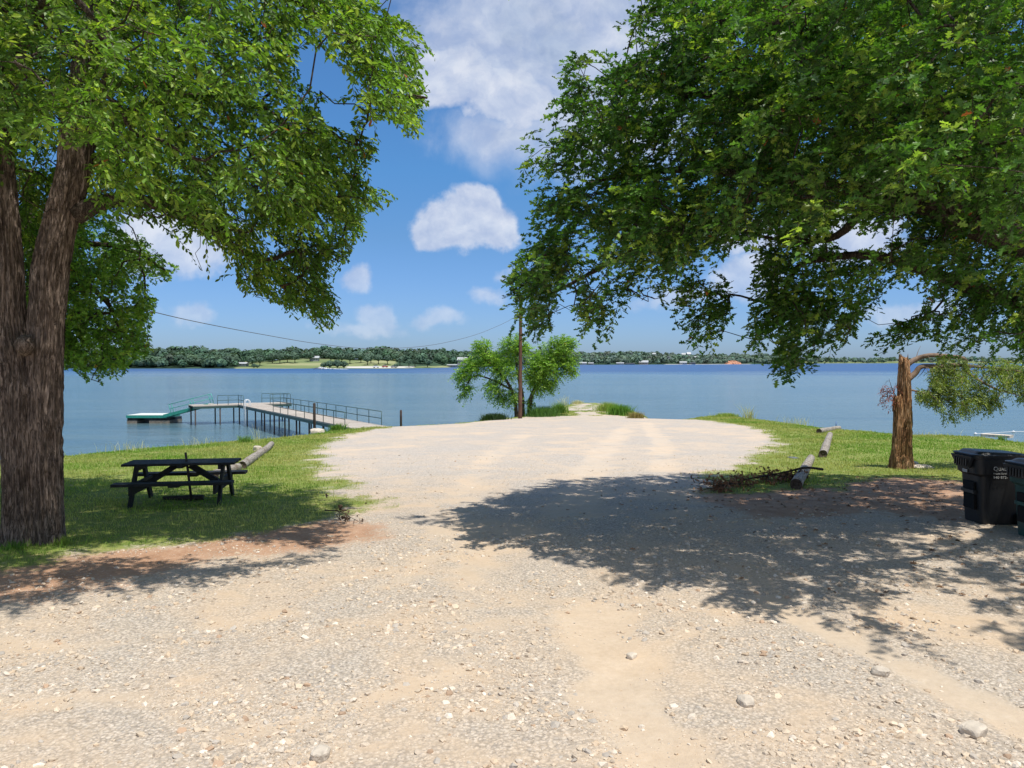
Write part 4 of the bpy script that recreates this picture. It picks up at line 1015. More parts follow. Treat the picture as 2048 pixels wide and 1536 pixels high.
OUTC = [(1858, 735), (1880, 716), (1905, 709), (1960, 722), (2000, 716), (2060, 725), (2120, 740), (2100, 800), (2048, 795), (2010, 802), (1985, 815), (1960, 822), (1925, 826), (1905, 840), (1888, 838), (1870, 808), (1840, 802), (1826, 790), (1830, 772), (1870, 782), (1862, 760)]
rng = np.random.default_rng(4); cls_ = []
while len(cls_) < 150:
    x, y = rng.uniform(1815, 2110), rng.uniform(708, 840)
    if inpoly(np.array([x]), np.array([y]), OUTC)[0]: cls_.append(at(x, y, CY+rng.normal()*.5))
for k in range(34):
    cls_.append(at(rng.uniform(1850, 1905), rng.uniform(722, 800), CY+rng.normal()*.4))
cls_ = np.array(cls_)
mb = MB()
kr = np.random.default_rng(17)
for L, r in lim:
    L = [L[0]]+[q+kr.normal(size=3)*np.array([.05, .05, .035]) for q in L[1:]]
    Vt, Ft = bark_tube(L, r, 14, .04, .012, 5, .25); mb.add(Vt-cb, Ft)
    for k in range(14):
        q0 = spline(L, 6)[kr.integers(6, len(L)*6-6)]; q = [q0]; d_ = nrm(kr.normal(size=3)*np.array([1, .6, .4])+np.array([.4, 0, -.35]))
        for m_ in range(4): d_ = nrm(d_+kr.normal(size=3)*.25+np.array([0, 0, -.15])); q.append(q[-1]+d_*kr.uniform(.06, .14))
        mb.tube(np.array(q)-cb, np.linspace(.012, .003, 5), 4, False)
for p, r in grow([(spline(L, 6), 0) for L, r in lim], cls_, .004): mb.tube(p-cb, r, 5, False)
mb.build('limb', M_CLIMB if False else simple('cedar_limb_bark', (.22, .16, .12), .9, .1, .4, 10, .4), ced, True)
b0 = np.repeat(cls_, 15, 0)+rng.normal(size=(len(cls_)*15, 3))*np.array([.10, .13, .07]); dd = nrm(rng.normal(size=b0.shape)*.6+np.array([.25, 0, -.5])); LL = rng.uniform(.1, .24, len(b0))
px, py, _ = project(b0); k = inpoly(px, py, OUTC) | (px > 2048); b0, dd, LL = b0[k], dd[k], LL[k]
NEED = (np.array([(0, 0, 0), (-.16, .5, 0), (0, 1, 0), (.16, .5, 0)]), [np.array([[0, 3, 2, 1]])])
Vl, Fl, Tl = twigs_to_leaves(b0, dd, LL, 11, .3, NEED, .075, leaf_tint((.07, .11, .035), (.21, .27, .07), (.40, .42, .12), .35, 4), rng, hang=.3, spread=.6)
mesh_np('foliage', Vl-cb, Fl, M_LEAF, ced, False, {'tint': Tl})
b0 = np.array([at(rng.uniform(1764, 1795), rng.uniform(768, 812), CY-.1+rng.normal()*.12) for _ in range(70)]); dd = nrm(rng.normal(size=b0.shape)*.5+np.array([-.4, 0, -.5])); LL = rng.uniform(.08, .22, 70)
Vl, Fl, Tl = twigs_to_leaves(b0, dd, LL, 9, .3, NEED, .06, lambda p, t_: np.tile((.3, .10, .06), (len(p), 1))*rng.uniform(.6, 1.3, (len(p), 1)), rng)
mesh_np('dead_sprig', Vl-cb, Fl, M_DEADLEAF, ced, False, {'tint': Tl})
mb = MB()
for p, r in grow([(spline([at(1796, 800, CY), at(1785, 780, CY), at(1778, 762, CY)], 4), 0)], b0[::3], .003): mb.tube(p-cb, r, 4, False)
mb.tube([at(1796, 800, CY)-cb, at(1785, 780, CY)-cb, at(1778, 758, CY)-cb], [.015, .01, .004], 5); mb.tube([at(1800, 790, CY)-cb, at(1790, 765, CY)-cb], [.01, .003], 5)
mb.build('dead_twig', M_OAKBARK, ced, True)

# ------------------------------------------------------------------ brush pile (fallen dead branch) and small debris
def dead_branch(pts, label, n_side, leaves, seed, side=(.3, .9), rad=.03, zup=.25, nm='fallen_branch', col=(.26, .13, .07)):
    rng = np.random.default_rng(seed); P = spline(pts, 6); base = np.array([P[0][0], P[0][1], float(zat(P[0][0], P[0][1]))])
    th = thing(nm, label, 'branch', tuple(base)); mb = MB(); mb.tube(P-base, np.linspace(rad, rad*.25, len(P)), 7); tips = []
    for k in range(n_side):
        i_ = rng.integers(int(len(P)*.25), len(P)); p = P[i_]; d = nrm(P[min(i_+1, len(P)-1)]-P[i_-1])*.8+rng.normal(size=3)*np.array([.5, .7, .25]); d = nrm(d); L = rng.uniform(*side)
        q = [p]
        for s in range(4):
            d = nrm(d+rng.normal(size=3)*.3); nx_ = q[-1]+d*L/4; g_ = float(zat(nx_[0], nx_[1])); nx_[2] = min(max(nx_[2], g_+.02), g_+zup); q.append(nx_); tips.append(nx_)
        mb.tube(np.array(q)-base, np.linspace(rad*.45, rad*.12, 5), 5)
    mb.build('branch_wood', M_OAKBARK, th, True)
    tips = np.array(tips); b = tips[rng.integers(0, len(tips), leaves)]+rng.normal(size=(leaves, 3))*.07
    b[:, 2] = np.maximum(b[:, 2], zat(b[:, 0], b[:, 1])+.02)
    Rm = frames(rdir(leaves, rng), rdir(leaves, rng)); Vl, Fl = scatter(LEAF_OAK[0], LEAF_OAK[1], b, Rm, rng.uniform(.05, .11, leaves))
    t_ = np.array(col)*rng.uniform(.5, 1.7, (leaves, 1)); mesh_np('dry_leaves', Vl-base, Fl, M_DEADLEAF, th, False, {'tint': np.repeat(t_, 14, 0)})
    return th
def gp(px, py, h=0.0, py2=None):
    g = ground(px, py); return np.array([g[0], g[1], float(zat(g[0], g[1]))+h])
a = gp(1645, 962, .26)
dead_branch([a, gp(1610, 965, .33), gp(1570, 962, .2), gp(1520, 966, .14), gp(1470, 974, .1), gp(1440, 980, .05)], 'fallen dead oak branch with brown leaves lying across the nearest right log', 46, 650, 3, (.25, .8), .03, .14)
dead_branch([gp(650, 1030, .08), gp(680, 1036, .1), gp(715, 1047, .03)], 'small dark dead twigs at the corner of the left lawn', 14, 30, 5, (.15, .5), .012, .18, 'dead_twigs', (.08, .05, .03))

# ------------------------------------------------------------------ grass
def blades(P, h, w, tint, rng, lean=.35):
    n = len(P); a = rng.uniform(0, 2*pi, n); s = np.stack([np.cos(a), np.sin(a), np.zeros(n)], 1); b = rng.uniform(0, 2*pi, n)
    ld = np.stack([np.cos(b), np.sin(b), np.zeros(n)], 1)*(h*lean*rng.uniform(.2, 2, n))[:, None]
    up = np.array([0, 0, 1.0])
    v0 = P-s*w[:, None]/2; v1 = P+s*w[:, None]/2; m = P+ld*.35+up*(h*.6)[:, None]; v2 = m+s*w[:, None]*.38; v3_ = m-s*w[:, None]*.38; v4 = P+ld+up*h[:, None]
    Vv = np.stack([v0, v1, v2, v3_, v4], 1).reshape(-1, 3); o = (np.arange(n)*5)[:, None]
    return Vv, [o+np.array([[0, 1, 2, 3]]), o+np.array([[3, 2, 4]])], np.repeat(tint, 5, 0)
def grass_patch(name, N, xr, yr, seed, power=1.6):
    rng = np.random.default_rng(seed); y = yr[0]+(yr[1]-yr[0])*rng.uniform(0, 1, N)**power; x = rng.uniform(xr[0], xr[1], N)
    px, py, f = project(np.stack([x, y, zat(x, y)], -1)); k = (px > -60) & (px < 2110); x, y = x[k], y[k]
    Zs, S_ = height(x, y); g, d, t_ = masks(x, y, S_)
    pn = fbm(v3(x*1.7, y*1.7), 3, 51)
    k = (rng.uniform(0, 1, len(x)) < np.clip((g-.40)*2.0, 0, 1)*np.clip(pn*2.3-.25, .08, 1)) & (S_ > -.4); x, y = x[k], y[k]; g = g[k]; S_ = S_[k]; pn = pn[k]
    P = np.stack([x, y, zat(x, y)-.005], 1); n = len(x); far = np.clip((y-8)/30, 0, 1)
    h = (.025+.04*rng.uniform(0, 1, n)**2)*(1+.5*far)*(.7+pn*.6)+.09*(rng.uniform(0, 1, n) > .985); w = .006+.02*far
    dry = np.clip(fbm(v3(x*.5, y*.5), 3, 61)*2.4-.7+(1-np.clip(g, 0, 1))*.4+rng.normal(size=n)*.18+.5*np.exp(-np.clip(np.minimum(np.abs(sdf(x, y, GRASSL)), np.abs(sdf(x, y, GRASSR))), 0, 9)/1.6)*(y > 11), 0, 1)[:, None]
    c = np.array((.20, .35, .05))*(1-dry)+np.array((.48, .47, .17))*dry; c = c*rng.uniform(.6, 1.3, (n, 1))
    Vv, Ff, T = blades(P, h, w, c, rng); o = mesh_np(name, Vv, Ff, M_GRASS, None, False, {'tint': T}); return tag(o, 'short patchy lawn grass', 'grass', kind='stuff')
grass_patch('grass', 420000, (-22, 0), (7.5, 42), 1, 1.5)
grass_patch('grass', 300000, (3, 26), (13.5, 62), 2, 1.3)
grass_patch('grass', 30000, (-8, 14), (44, 80), 3, 1.0)

def weeds(px, py, spread, n, h, col, label, seed, w=.02, name='weed_clump', lean=.4, grp=None):
    rng = np.random.default_rng(seed); g = ground(px, py); s = spread*g[1]/F
    x = g[0]+rng.normal(size=n)*s*.45; y = g[1]+rng.normal(size=n)*min(s*.4, .8); z = zat(x, y)-.03
    z = np.maximum(z, WATER-.05); P = np.stack([x, y, z], 1)-np.array([g[0], g[1], g[2]])
    hh = h*rng.uniform(.35, 1.1, n); t_ = np.array(col)*rng.uniform(.6, 1.4, (n, 1))
    Vv, Ff, T = blades(P, hh, np.full(n, w), t_, rng, lean); o = mesh_np(name, Vv, Ff, M_GRASS, None, False, {'tint': T}); o.location = tuple(g); return tag(o, label, 'weeds', grp, 'stuff' if n <= 90 else None)
G1 = (.15, .27, .05); G2 = (.3, .38, .09); G3 = (.55, .52, .3)
weeds(1085, 832, 28, 1500, .8, (.10, .21, .05), 'dense dark green reed patch just right of the small tree', 1, .035)
weeds(1118, 826, 14, 500, .9, G1, 'smaller reed tuft at the left side of the jetty', 2, .03)
weeds(1125, 812, 20, 80, 1.2, G3, 'pale dry stalks standing on the left of the jetty', 3, .02)
weeds(1215, 822, 22, 900, .8, G2, 'yellow green weeds along the far right side of jetty', 4, .035)
weeds(1240, 829, 22, 1100, .85, (.13, .27, .04), 'bright green leafy weeds in the middle of the jetty edge', 5, .04)
weeds(1272, 836, 16, 500, .5, (.3, .24, .1), 'brownish low weeds where the jetty meets the gravel', 6, .03)
weeds(1155, 806, 14, 200, .45, G3, 'dry grass tuft at the tip of the jetty', 7, .03)
weeds(985, 838, 26, 1200, .5, (.035, .07, .02), 'low dark shrubby weeds left of the utility pole', 8, .05)
weeds(976, 834, 6, 200, .9, (.06, .12, .03), 'single taller dark weed left of the small tree', 9, .05)
weeds(1500, 836, 14, 70, 1.1, G3, 'tall pale grass stalks on the right shore point', 10, .03)
weeds(1455, 832, 24, 700, .35, G2, 'low yellow green weeds at the right shore point', 11, .03)
weeds(1590, 848, 40, 90, .6, G3, 'thin dry stalks along the shore right of the tall stalks', 12, .02)
weeds(255, 900, 50, 80, .45, G3, 'thin dry shore grass left of the floating dock', 13, .012)
weeds(400, 888, 40, 60, .4, G3, 'thin dry shore grass below the gangway', 14, .012)
weeds(490, 883, 14, 160, .35, G1, 'green weed tuft on the shore below the pier piles', 15, .02)
weeds(515, 884, 10, 20, .75, G3, 'few tall pale stalks on the shore beneath the pier', 16, .012)
weeds(672, 858, 16, 420, .45, G1, 'leafy weed at the near end of the pier rail', 17, .04)
weeds(1850, 872, 50, 60, .35, G3, 'sparse stalks on the shore behind the broken cedar', 18, .015)
weeds(2003, 878, 8, 120, .3, G1, 'small green plant at the end of the concrete ledge by the right shore', 19, .02)
weeds(128, 1090, 14, 200, .16, G2, 'grass tuft at the right foot of the big trunk', 20, .008)
weeds(30, 1098, 30, 260, .15, G1, 'grass tuft at the left foot of the big trunk', 21, .008)

# ------------------------------------------------------------------ gravel
ICO = None
def stones(N, yr, smin, smax, seed, name, powr=1.7):
    import bmesh
    bm = bmesh.new(); bmesh.ops.create_icosphere(bm, subdivisions=1, radius=1); T = np.array([v.co[:] for v in bm.verts]); f = np.array([[v.index for v in p.verts] for p in bm.faces]); bm.free()
    rng = np.random.default_rng(seed); y = yr[0]+(yr[1]-yr[0])*rng.uniform(0, 1, N)**powr; x = rng.uniform(-1, 1, N)*y*.72
    Zs, S_ = height(x, y); g, d, t_ = masks(x, y, S_); nn = fbm(v3(x*1.4, y*1.4), 4, 71)
    pr = np.clip((nn-.36)*3.4, .04, 1)*(1-.93*t_)*(g < .45)*(1-.85*d)
    pr = np.maximum(pr, .9*((t_ > .05) & (t_ < .35))*(g < .4)*np.clip(nn*2-.5, 0, 1))
    k = (rng.uniform(0, 1, N) < pr) & (S_ > .3); x, y = x[k], y[k]; n = len(x)
    r = smin*(smax/smin)**(rng.uniform(0, 1, n)**5.5); P = np.stack([x, y, zat(x, y)+r*.02], 1)
    a = rng.uniform(0, 2*pi, n); fw = np.stack([np.cos(a), np.sin(a), rng.normal(size=n)*.2], 1); up = np.array([0, 0, 1.0])+rng.normal(size=(n, 3))*.3
    sc_ = np.stack([r*rng.uniform(.7, 1.3, n), r*rng.uniform(.7, 1.3, n), r*rng.uniform(.4, .8, n)], 1)
    Vv, Ff = scatter(T, [f], P, frames(fw, up), sc_); Vv = Vv+(rng.normal(size=Vv.shape)*np.repeat(r, len(T))[:, None]*.13)
    pal = np.array([(.62, .54, .44), (.53, .47, .40), (.72, .67, .60), (.44, .42, .395), (.58, .48, .37), (.50, .475, .44), (.46, .34, .25)]); c = pal[rng.choice(7, n, p=[.3, .2, .16, .08, .16, .07, .03])]*np.array((.98, .92, .84))*rng.uniform(.85, 1.15, (n, 1))
    o = mesh_np(name, Vv, Ff, M_GRAVEL, None, False, {'tint': np.repeat(c, len(T), 0)}); return tag(o, 'loose pale limestone gravel on the drive', 'gravel', kind='stuff')
def grav_b(t, p):
    a = t.n('ShaderNodeAttribute', attribute_name='tint'); n = t.noise(coords(t), 90, 3)
    t.set(p.inputs['Base Color'], t.mix(t.sstep(n.outputs[0], .35, .7), a.outputs['Color'], t.mix(.25, a.outputs['Color'], (.3, .25, .2)))); t.set(p.inputs['Normal'], t.bump(n.outputs[0], .4, .004))
M_GRAVEL = pbr('gravel_stone', grav_b, .95, .1)
stones(120000, (3.6, 13), .005, .036, 1, 'gravel', 1.5)
stones(16000, (10, 24), .012, .035, 2, 'gravel', 1.3)

# ------------------------------------------------------------------ far shore
PXS = [-500, 120, 480, 760, 860, 960, 1080, 1160, 1400, 1560, 1590, 1700, 2048, 2500]
YSH = [560, 604, 600, 604, 650, 840, 1150, 1400, 1650, 1900, 2600, 2900, 3100, 3300]
PEAK = [11, 10.5, 6.5, 7.5, 7.5, 10, 14, 14, 15, 13, 8, 8, 10, 10]     # ground height above the water behind the shore
def far_pt(px, off, h):
    Ys = np.interp(px, PXS, YSH); Yv = Ys*(1+off); return np.stack([(px-1024)/F*Yv, Yv, h], -1)
def far_h(px, off):
    pk = np.interp(px, PXS, PEAK); t_ = np.clip(off/.2, 0, 1); t_ = t_*t_*(3-2*t_)
    return WATER+.3+pk*t_*(.6+.8*fbm(v3(px/75, off*4), 3, 77))+np.clip(off*6, 0, .5)
pxg = np.linspace(-500, 2500, 420); of = np.array([-.004, 0, .004, .01, .02, .035, .05, .07, .09, .12, .15, .2, .3, .5]); PXg, OF = np.meshgrid(pxg, of)
H = far_h(PXg, OF); H[0] = WATER-1; Pf = far_pt(PXg, OF, H); ny2, nx2 = PXg.shape
i = (np.arange(ny2-1)[:, None]*nx2+np.arange(nx2-1)[None]); Ff = np.stack([i, i+1, i+1+nx2, i+nx2], -1).reshape(-1, 4)
open_ = ((PXg > 470) & (PXg < 790) & (OF < .16))*1.0; open_ = np.where((PXg >= 790) & (PXg < 900) & (OF < .05), 1, open_); open_ = np.where(PXg > 1570, .8, open_)
sandm = ((PXg > 690) & (PXg < 830) & (OF > .005) & (OF < .04))*1.0; sandm = np.maximum(sandm, ((PXg > 1330) & (PXg < 1500) & (OF < .012))*.9)
def farg_b(t, p):
    co = coords(t); A = lambda n: t.n('ShaderNodeAttribute', attribute_name=n).outputs['Fac']; n = t.noise(t.vmath('MULTIPLY', co, (.4, 1, 1)), .03, 5, .6)
    gcol = t.ramp(n.outputs[0], [(.35, (.12, .17, .08)), (.5, (.2, .24, .11)), (.65, (.33, .33, .18))])
    c = t.mix(A('open'), (.05, .085, .055), gcol); c = t.mix(A('sand'), c, (.55, .53, .48)); t.set(p.inputs['Base Color'], c)
M_FARG = pbr('far_shore_ground', farg_b, 1, 0)
tag(mesh_np('far_shore_hills', Pf.reshape(-1, 3), Ff, M_FARG, None, True, {'open': open_.ravel(), 'sand': sandm.ravel()}), kind='structure')
import bmesh as _bm
_b = _bm.new(); _bm.ops.create_icosphere(_b, subdivisions=1, radius=1); ICOV = np.array([v.co[:] for v in _b.verts]); ICOF = np.array([[v.index for v in p.verts] for p in _b.faces]); _b.free()
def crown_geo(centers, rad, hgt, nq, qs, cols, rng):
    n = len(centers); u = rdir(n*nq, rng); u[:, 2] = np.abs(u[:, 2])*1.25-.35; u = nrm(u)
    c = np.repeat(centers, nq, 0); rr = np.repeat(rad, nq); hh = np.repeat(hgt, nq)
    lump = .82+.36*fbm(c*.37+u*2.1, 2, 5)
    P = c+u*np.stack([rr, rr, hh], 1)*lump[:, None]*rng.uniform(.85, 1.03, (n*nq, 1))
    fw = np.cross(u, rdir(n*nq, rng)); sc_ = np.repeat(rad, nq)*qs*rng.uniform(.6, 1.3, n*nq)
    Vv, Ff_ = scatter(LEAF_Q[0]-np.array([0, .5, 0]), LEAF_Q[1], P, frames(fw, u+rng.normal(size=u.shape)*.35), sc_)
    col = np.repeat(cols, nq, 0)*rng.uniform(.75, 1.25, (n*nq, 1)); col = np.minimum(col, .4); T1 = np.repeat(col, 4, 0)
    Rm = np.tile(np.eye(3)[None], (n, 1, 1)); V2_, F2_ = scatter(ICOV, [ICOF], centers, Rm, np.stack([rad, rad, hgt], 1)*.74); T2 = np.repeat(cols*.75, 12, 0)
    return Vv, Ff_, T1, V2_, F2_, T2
def forest(name, N, sel, seed, nq, qs, rr, base, var, label):  # base: leaf colour with bluish distance haze mixed in
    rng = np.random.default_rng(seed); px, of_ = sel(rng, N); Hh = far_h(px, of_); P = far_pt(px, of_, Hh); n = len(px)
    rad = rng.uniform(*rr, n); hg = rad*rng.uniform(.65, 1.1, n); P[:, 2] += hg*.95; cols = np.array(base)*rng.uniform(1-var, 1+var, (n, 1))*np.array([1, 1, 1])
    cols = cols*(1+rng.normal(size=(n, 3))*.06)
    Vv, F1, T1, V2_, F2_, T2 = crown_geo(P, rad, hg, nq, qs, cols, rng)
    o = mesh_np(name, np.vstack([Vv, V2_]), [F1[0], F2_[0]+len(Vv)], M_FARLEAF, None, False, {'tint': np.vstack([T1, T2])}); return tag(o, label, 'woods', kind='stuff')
def sel1(rng, N):
    px = rng.uniform(60, 1010, N); of_ = rng.uniform(.004, .42, N)
    lo = np.interp(px, [60, 460, 500, 560, 640, 760, 840, 900, 1010], [.004, .004, .09, .15, .17, .13, .07, .035, .02]); k = of_ > lo+.02*(fbm(v3(px/25, 0*px), 2, 3)-.5)
    return px[k], of_[k]
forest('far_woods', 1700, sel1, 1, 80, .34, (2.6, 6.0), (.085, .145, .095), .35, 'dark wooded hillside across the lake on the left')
def sel2(rng, N):
    px = rng.uniform(1010, 1600, N); of_ = rng.uniform(.012, .32, N); return px, of_
forest('far_woods', 1600, sel2, 2, 40, .5, (3, 8), (.135, .195, .155), .25, 'hazy wooded hills across the lake right of centre')  # haze is tinted into the leaf colour
def sel3(rng, N):
    px = rng.uniform(1590, 2400, N); of_ = rng.uniform(.01, .3, N)**1; return px, of_
forest('far_woods', 500, sel3, 3, 16, .7, (6, 11), (.13, .19, .15), .15, 'low hazy tree line on the far right horizon')  # pale bluish haze carried by the leaf colour
# separate trees standing on the far park lawn
TP = [(505, .045, 4.2), (520, .06, 3.6), (545, .10, 4.4), (560, .095, 4.8), (575, .11, 4.6), (590, .10, 4.2), (620, .13, 4.2), (662, .105, 5.0), (684, .095, 4.4), (700, .085, 4.4), (722, .10, 4.6), (742, .09, 4.2), (735, .06, 4.0), (757, .075, 4.2), (775, .07, 4.0), (800, .055, 3.8), (818, .02, 3.2), (830, .03, 3.6), (855, .018, 3.4),
      (648, .012, 2.8), (660, .012, 3.6), (675, .010, 4.2), (688, .012, 3.4), (508, .012, 2.2), (515, .015, 1.6), (792, .01, 2.2)]
rng = np.random.default_rng(77)
for q, (px, of_, rad) in enumerate(TP):
    h0 = float(far_h(np.array([float(px)]), np.array([of_]))[0]); p = far_pt(np.array([float(px)]), np.array([of_]), np.array([h0]))[0]
    wide = q >= 19
    th = thing('park_tree', 'bushy tree at the water edge of the far park' if wide else 'round dark tree standing on the far park lawn', 'tree', tuple(p), 0, 'bushes at the far park shore' if wide else 'trees on the far park lawn')
    hg = rad*.8; cz = hg*.9 if wide else hg+1.6
    Vv, F1, T1, V2_, F2_, T2 = crown_geo(np.array([[0, 0, cz]]), np.array([rad]), np.array([hg]), 110, .3, np.array([[.08, .13, .09]])*rng.uniform(.8, 1.4), rng)  # crown colour holds the same bluish haze tint
    mesh_np('crown', np.vstack([Vv, V2_]), [F1[0], F2_[0]+len(Vv)], M_FARLEAF, th, False, {'tint': np.vstack([T1, T2])})
    MB().tube([(0, 0, -.3), (0, 0, cz)], [.35, .25], 7).build('trunk', M_OAKBARK, th, True)
def house(px, off, w, dpt, h, rh, label, wall=M_WALLF, roof=M_ROOF, name='house', lift=0, cat='house'):
    h0 = float(far_h(np.array([float(px)]), np.array([off]))[0])+lift; p = far_pt(np.array([float(px)]), np.array([off]), np.array([h0]))[0]
    th = thing(name, label, cat, tuple(p), rnd.uniform(-.3, .3))
    MB().box((0, 0, h/2-.5), (w, dpt, h+1)).build('wall', wall, th)
    a, b = w/2+.6, dpt/2+.6; Vv = [(-a, -b, h+.02), (a, -b, h+.02), (a, b, h+.02), (-a, b, h+.02), (-a, 0, h+rh), (a, 0, h+rh)]
    mesh_np('roof', Vv, [np.array([[0, 1, 5, 4], [2, 3, 4, 5], [0, 3, 2, 1]]), np.array([[0, 4, 3], [1, 2, 5]])], roof, th)
    for k in (-.3, 0, .3): MB().box((k*w, -dpt/2-.03, h*.5), (w*.12, .05, h*.35)).build('window', M_STONEDARK, th)
    return th
house(925, .012, 9, 8, 4.5, 3, 'grey gabled pavilion on the far left shore by the woods', name='pavilion', lift=2, cat='pavilion')
house(905, .003, 9, 5, 1.8, .8, 'low white dock roof on the far shore left of small tree', name='boathouse', cat='boathouse')
house(1166, .001, 12, 8, 2.6, 2, 'white roofed boathouse on the far shore just right of the small tree', name='boathouse', cat='boathouse')
house(1182, .001, 9, 8, 2.4, 1.5, 'grey boathouse beside the white one on the far shore', wall=M_WALLT, name='boathouse', cat='boathouse')
house(1240, .001, 14, 9, 2.4, 1.6, 'wide pale boathouse on the far shore, leftmost of the middle three', name='boathouse', cat='boathouse')
house(1260, .001, 18, 8, 2.0, .8, 'dark flat boat dock on the far shore left of the peaked roof', wall=M_STONEDARK, roof=M_STONEDARK, name='boathouse', cat='boathouse')
house(1287, .006, 18, 12, 4, 4, 'peaked pale roof house at the waterline of far wooded hills', wall=M_WALLT, name='house')
house(1366, .002, 14, 10, 3.6, 2.6, 'white roofed house by the water, left of the red bluff', name='house')
house(1384, .002, 12, 8, 2.6, 1, 'dark boathouse between white house and red bluff', wall=M_STONEDARK, roof=M_STONEDARK, name='boathouse', cat='boathouse')
house(1308, .16, 7, 7, 3, 3, 'tiny white house high in the woods above the boathouses', wall=M_WHITE, lift=6)
house(1367, .2, 9, 7, 4, 4, 'left one of the two white houses on the hilltop', wall=M_WHITE, lift=8)
house(1377, .2, 9, 7, 4, 5, 'right one of the two white houses on the hilltop', wall=M_WHITE, lift=9)
house(1393, .1, 12, 8, 4, 3, 'tan house on the slope above the red bluff', wall=M_WALLT, lift=5)
house(630, .135, 7, 6, 2.2, 1.8, 'grey house among the trees behind the far park lawn', lift=.5)
house(484, .05, 9, 6, 1.6, 1.2, 'pale low house at the left end of far park lawn', lift=.5)
def car(px, off, col, label):
    h0 = float(far_h(np.array([float(px)]), np.array([off]))[0]); p = far_pt(np.array([float(px)]), np.array([off]), np.array([h0]))[0]
    th = thing('parked_vehicle', label, 'vehicle', tuple(p), rnd.uniform(-.4, .4))
    mb = MB(); mb.box((0, 0, .9), (4.8, 1.9, .9)); mb.build('body', col, th); MB().box((-.3, 0, 1.7), (3, 1.7, .75), taper=.8).build('cabin', M_STONEDARK, th)
    for x in (-1.5, 1.5):
        for y in (-.98, .98): MB().tube([(x, y-.1, .4), (x, y+.1, .4)], .38, 12).build('wheel', M_BLACK, th)
car(752, .012, M_WHITE, 'white truck parked by the water on the far shore'); car(788, .012, M_WALLF, 'grey van parked at the right of the far beach'); car(770, .02, M_RED, 'red vehicle between white truck and grey van on far shore')
# red bluff
P0 = far_pt(np.array([1464.]), np.array([.004]), np.array([WATER]))[0]
th = np.linspace(0, 1, 60); zz = np.linspace(0, 1, 14); TT, ZZ = np.meshgrid(th, zz); wdt = 34*1800/F
Xc = (TT-.5)*wdt; Hc = 9*np.sin(np.clip(TT, 0, 1)*pi)**.35*(.7+.5*fbm(v3(TT*9, 0*TT), 3, 6)); Yc = ZZ*9+7*(fbm(v3(TT*14, ZZ*3), 3, 7)-.5)
i = (np.arange(13)[:, None]*60+np.arange(59)[None]); Fc = np.stack([i, i+1, i+61, i+60], -1).reshape(-1, 4)
o = mesh_np('red_bluff', np.stack([Xc, Yc, Hc*ZZ], -1).reshape(-1, 3), Fc, simple('red_clay', (.5, .26, .17), .95, .05, .35, .4, 0)); o.location = tuple(P0-np.array([0, 12, .3])); tag(o, kind='structure')
# motor boat with wake
bp = dk(632, 738.5, WATER)
bt = thing('motor_boat', 'tiny speeding white boat throwing spray near the far shore', 'boat', tuple(bp), pi)
mb = MB(); mb.add([(2.6, 0, .75), (-2, -.9, .7), (-2, .9, .7), (1.8, 0, 0), (-2, -.6, 0), (-2, .6, 0), (1, -.85, .72), (1, .85, .72)], [np.array([[1, 6, 3, 4], [2, 5, 3, 7], [1, 4, 5, 2]]), np.array([[0, 3, 6], [0, 7, 3], [0, 6, 7]]), np.array([[1, 2, 7, 6]])]); mb.build('hull', M_WHITE, bt)
MB().box((-.4, 0, .95), (1.2, 1.1, .5), taper=.7).build('cabin', M_STONEDARK, bt)
rng = np.random.default_rng(8); n = 260; t_ = rng.uniform(0, 1, n)**1.6; P = np.stack([2+t_*20, rng.normal(size=n)*(.5+t_*1.2), .05+rng.uniform(0, 1, n)*1.6*(1-t_)**2], 1)
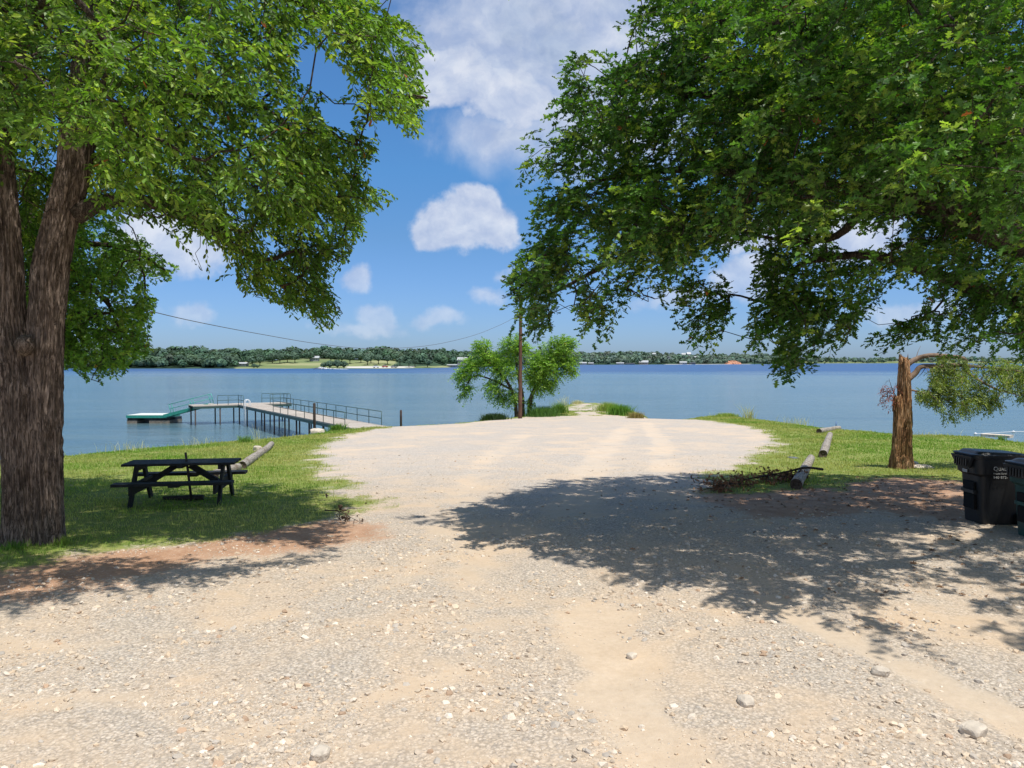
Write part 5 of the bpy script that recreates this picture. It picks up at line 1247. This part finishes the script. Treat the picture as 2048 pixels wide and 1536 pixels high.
Rm = np.tile(np.eye(3)[None], (n, 1, 1)); Vv, Ff_ = scatter(ICOV, [ICOF], P, Rm, np.stack([rng.uniform(.3, .9, n), rng.uniform(.2, .5, n), rng.uniform(.06, .25, n)], 1))
o = mesh_np('boat_spray', Vv, Ff_, M_WHITE, None, True); o.location = (bp[0], bp[1], WATER); tag(o, 'white spray and wake streaming behind the tiny boat', 'spray', kind='stuff')

# right shore: pale concrete ledge and a float line
g0 = dk(1978, 869.5, -2.25); g1 = dk(2026, 872.5, -2.25)
e = (g0+g1)/2; o = MB().box((0, 0, 0), (np.linalg.norm(g1-g0)+.3, .8, .16)).build('concrete_ledge', M_STONE); o.location = (e[0], e[1]+.4, -2.3); o.rotation_euler = (0, 0, math.atan2(g1[1]-g0[1], g1[0]-g0[0])); tag(o, 'pale concrete ledge at the waterline near the right edge', 'ledge')
pts = [dk(x, y, WATER+.05) for x, y in ((1951, 867.5), (1990, 865.5), (2027, 863.5), (2060, 863), (2120, 862))]
ln = thing('float_line', 'thin white swim line with small floats off the right shore', 'rope', tuple(pts[0]))
MB().tube(spline([p-pts[0] for p in pts], 5), .02, 5).build('line', M_WHITE, ln, True)
for p in (pts[0], pts[2], pts[3]):
    Vv, Ff_ = scatter(ICOV, [ICOF], np.array([p-pts[0]]), np.eye(3)[None], np.array([[.13, .1, .09]])); mesh_np('float', Vv, Ff_, M_WHITE, ln, True)

# fallen leaves under the oak
rng = np.random.default_rng(66); n = 1500; x = rng.uniform(1, 10, n); y = rng.uniform(8, 18, n); k = (rng.uniform(0, 1, n) < np.clip((x-1)/5, .08, 1)*np.where(y > 13, 1, .35)); x, y = x[k], y[k]; n = len(x)
P = np.stack([x, y, zat(x, y)+.012], 1); up = np.array([0, 0, 1.0])+rng.normal(size=(n, 3))*.3
Vl, Fl = scatter(LEAF_OAK[0], LEAF_OAK[1], P, frames(rdir(n, rng)*np.array([1, 1, .1]), up), rng.uniform(.05, .09, n))
tag(mesh_np('leaf_litter', Vl, Fl, M_DEADLEAF, None, False, {'tint': np.repeat(np.array((.26, .15, .08))*rng.uniform(.4, 1.5, (n, 1)), 14, 0)}), 'brown fallen oak leaves on the shaded ground', 'leaves', kind='stuff')
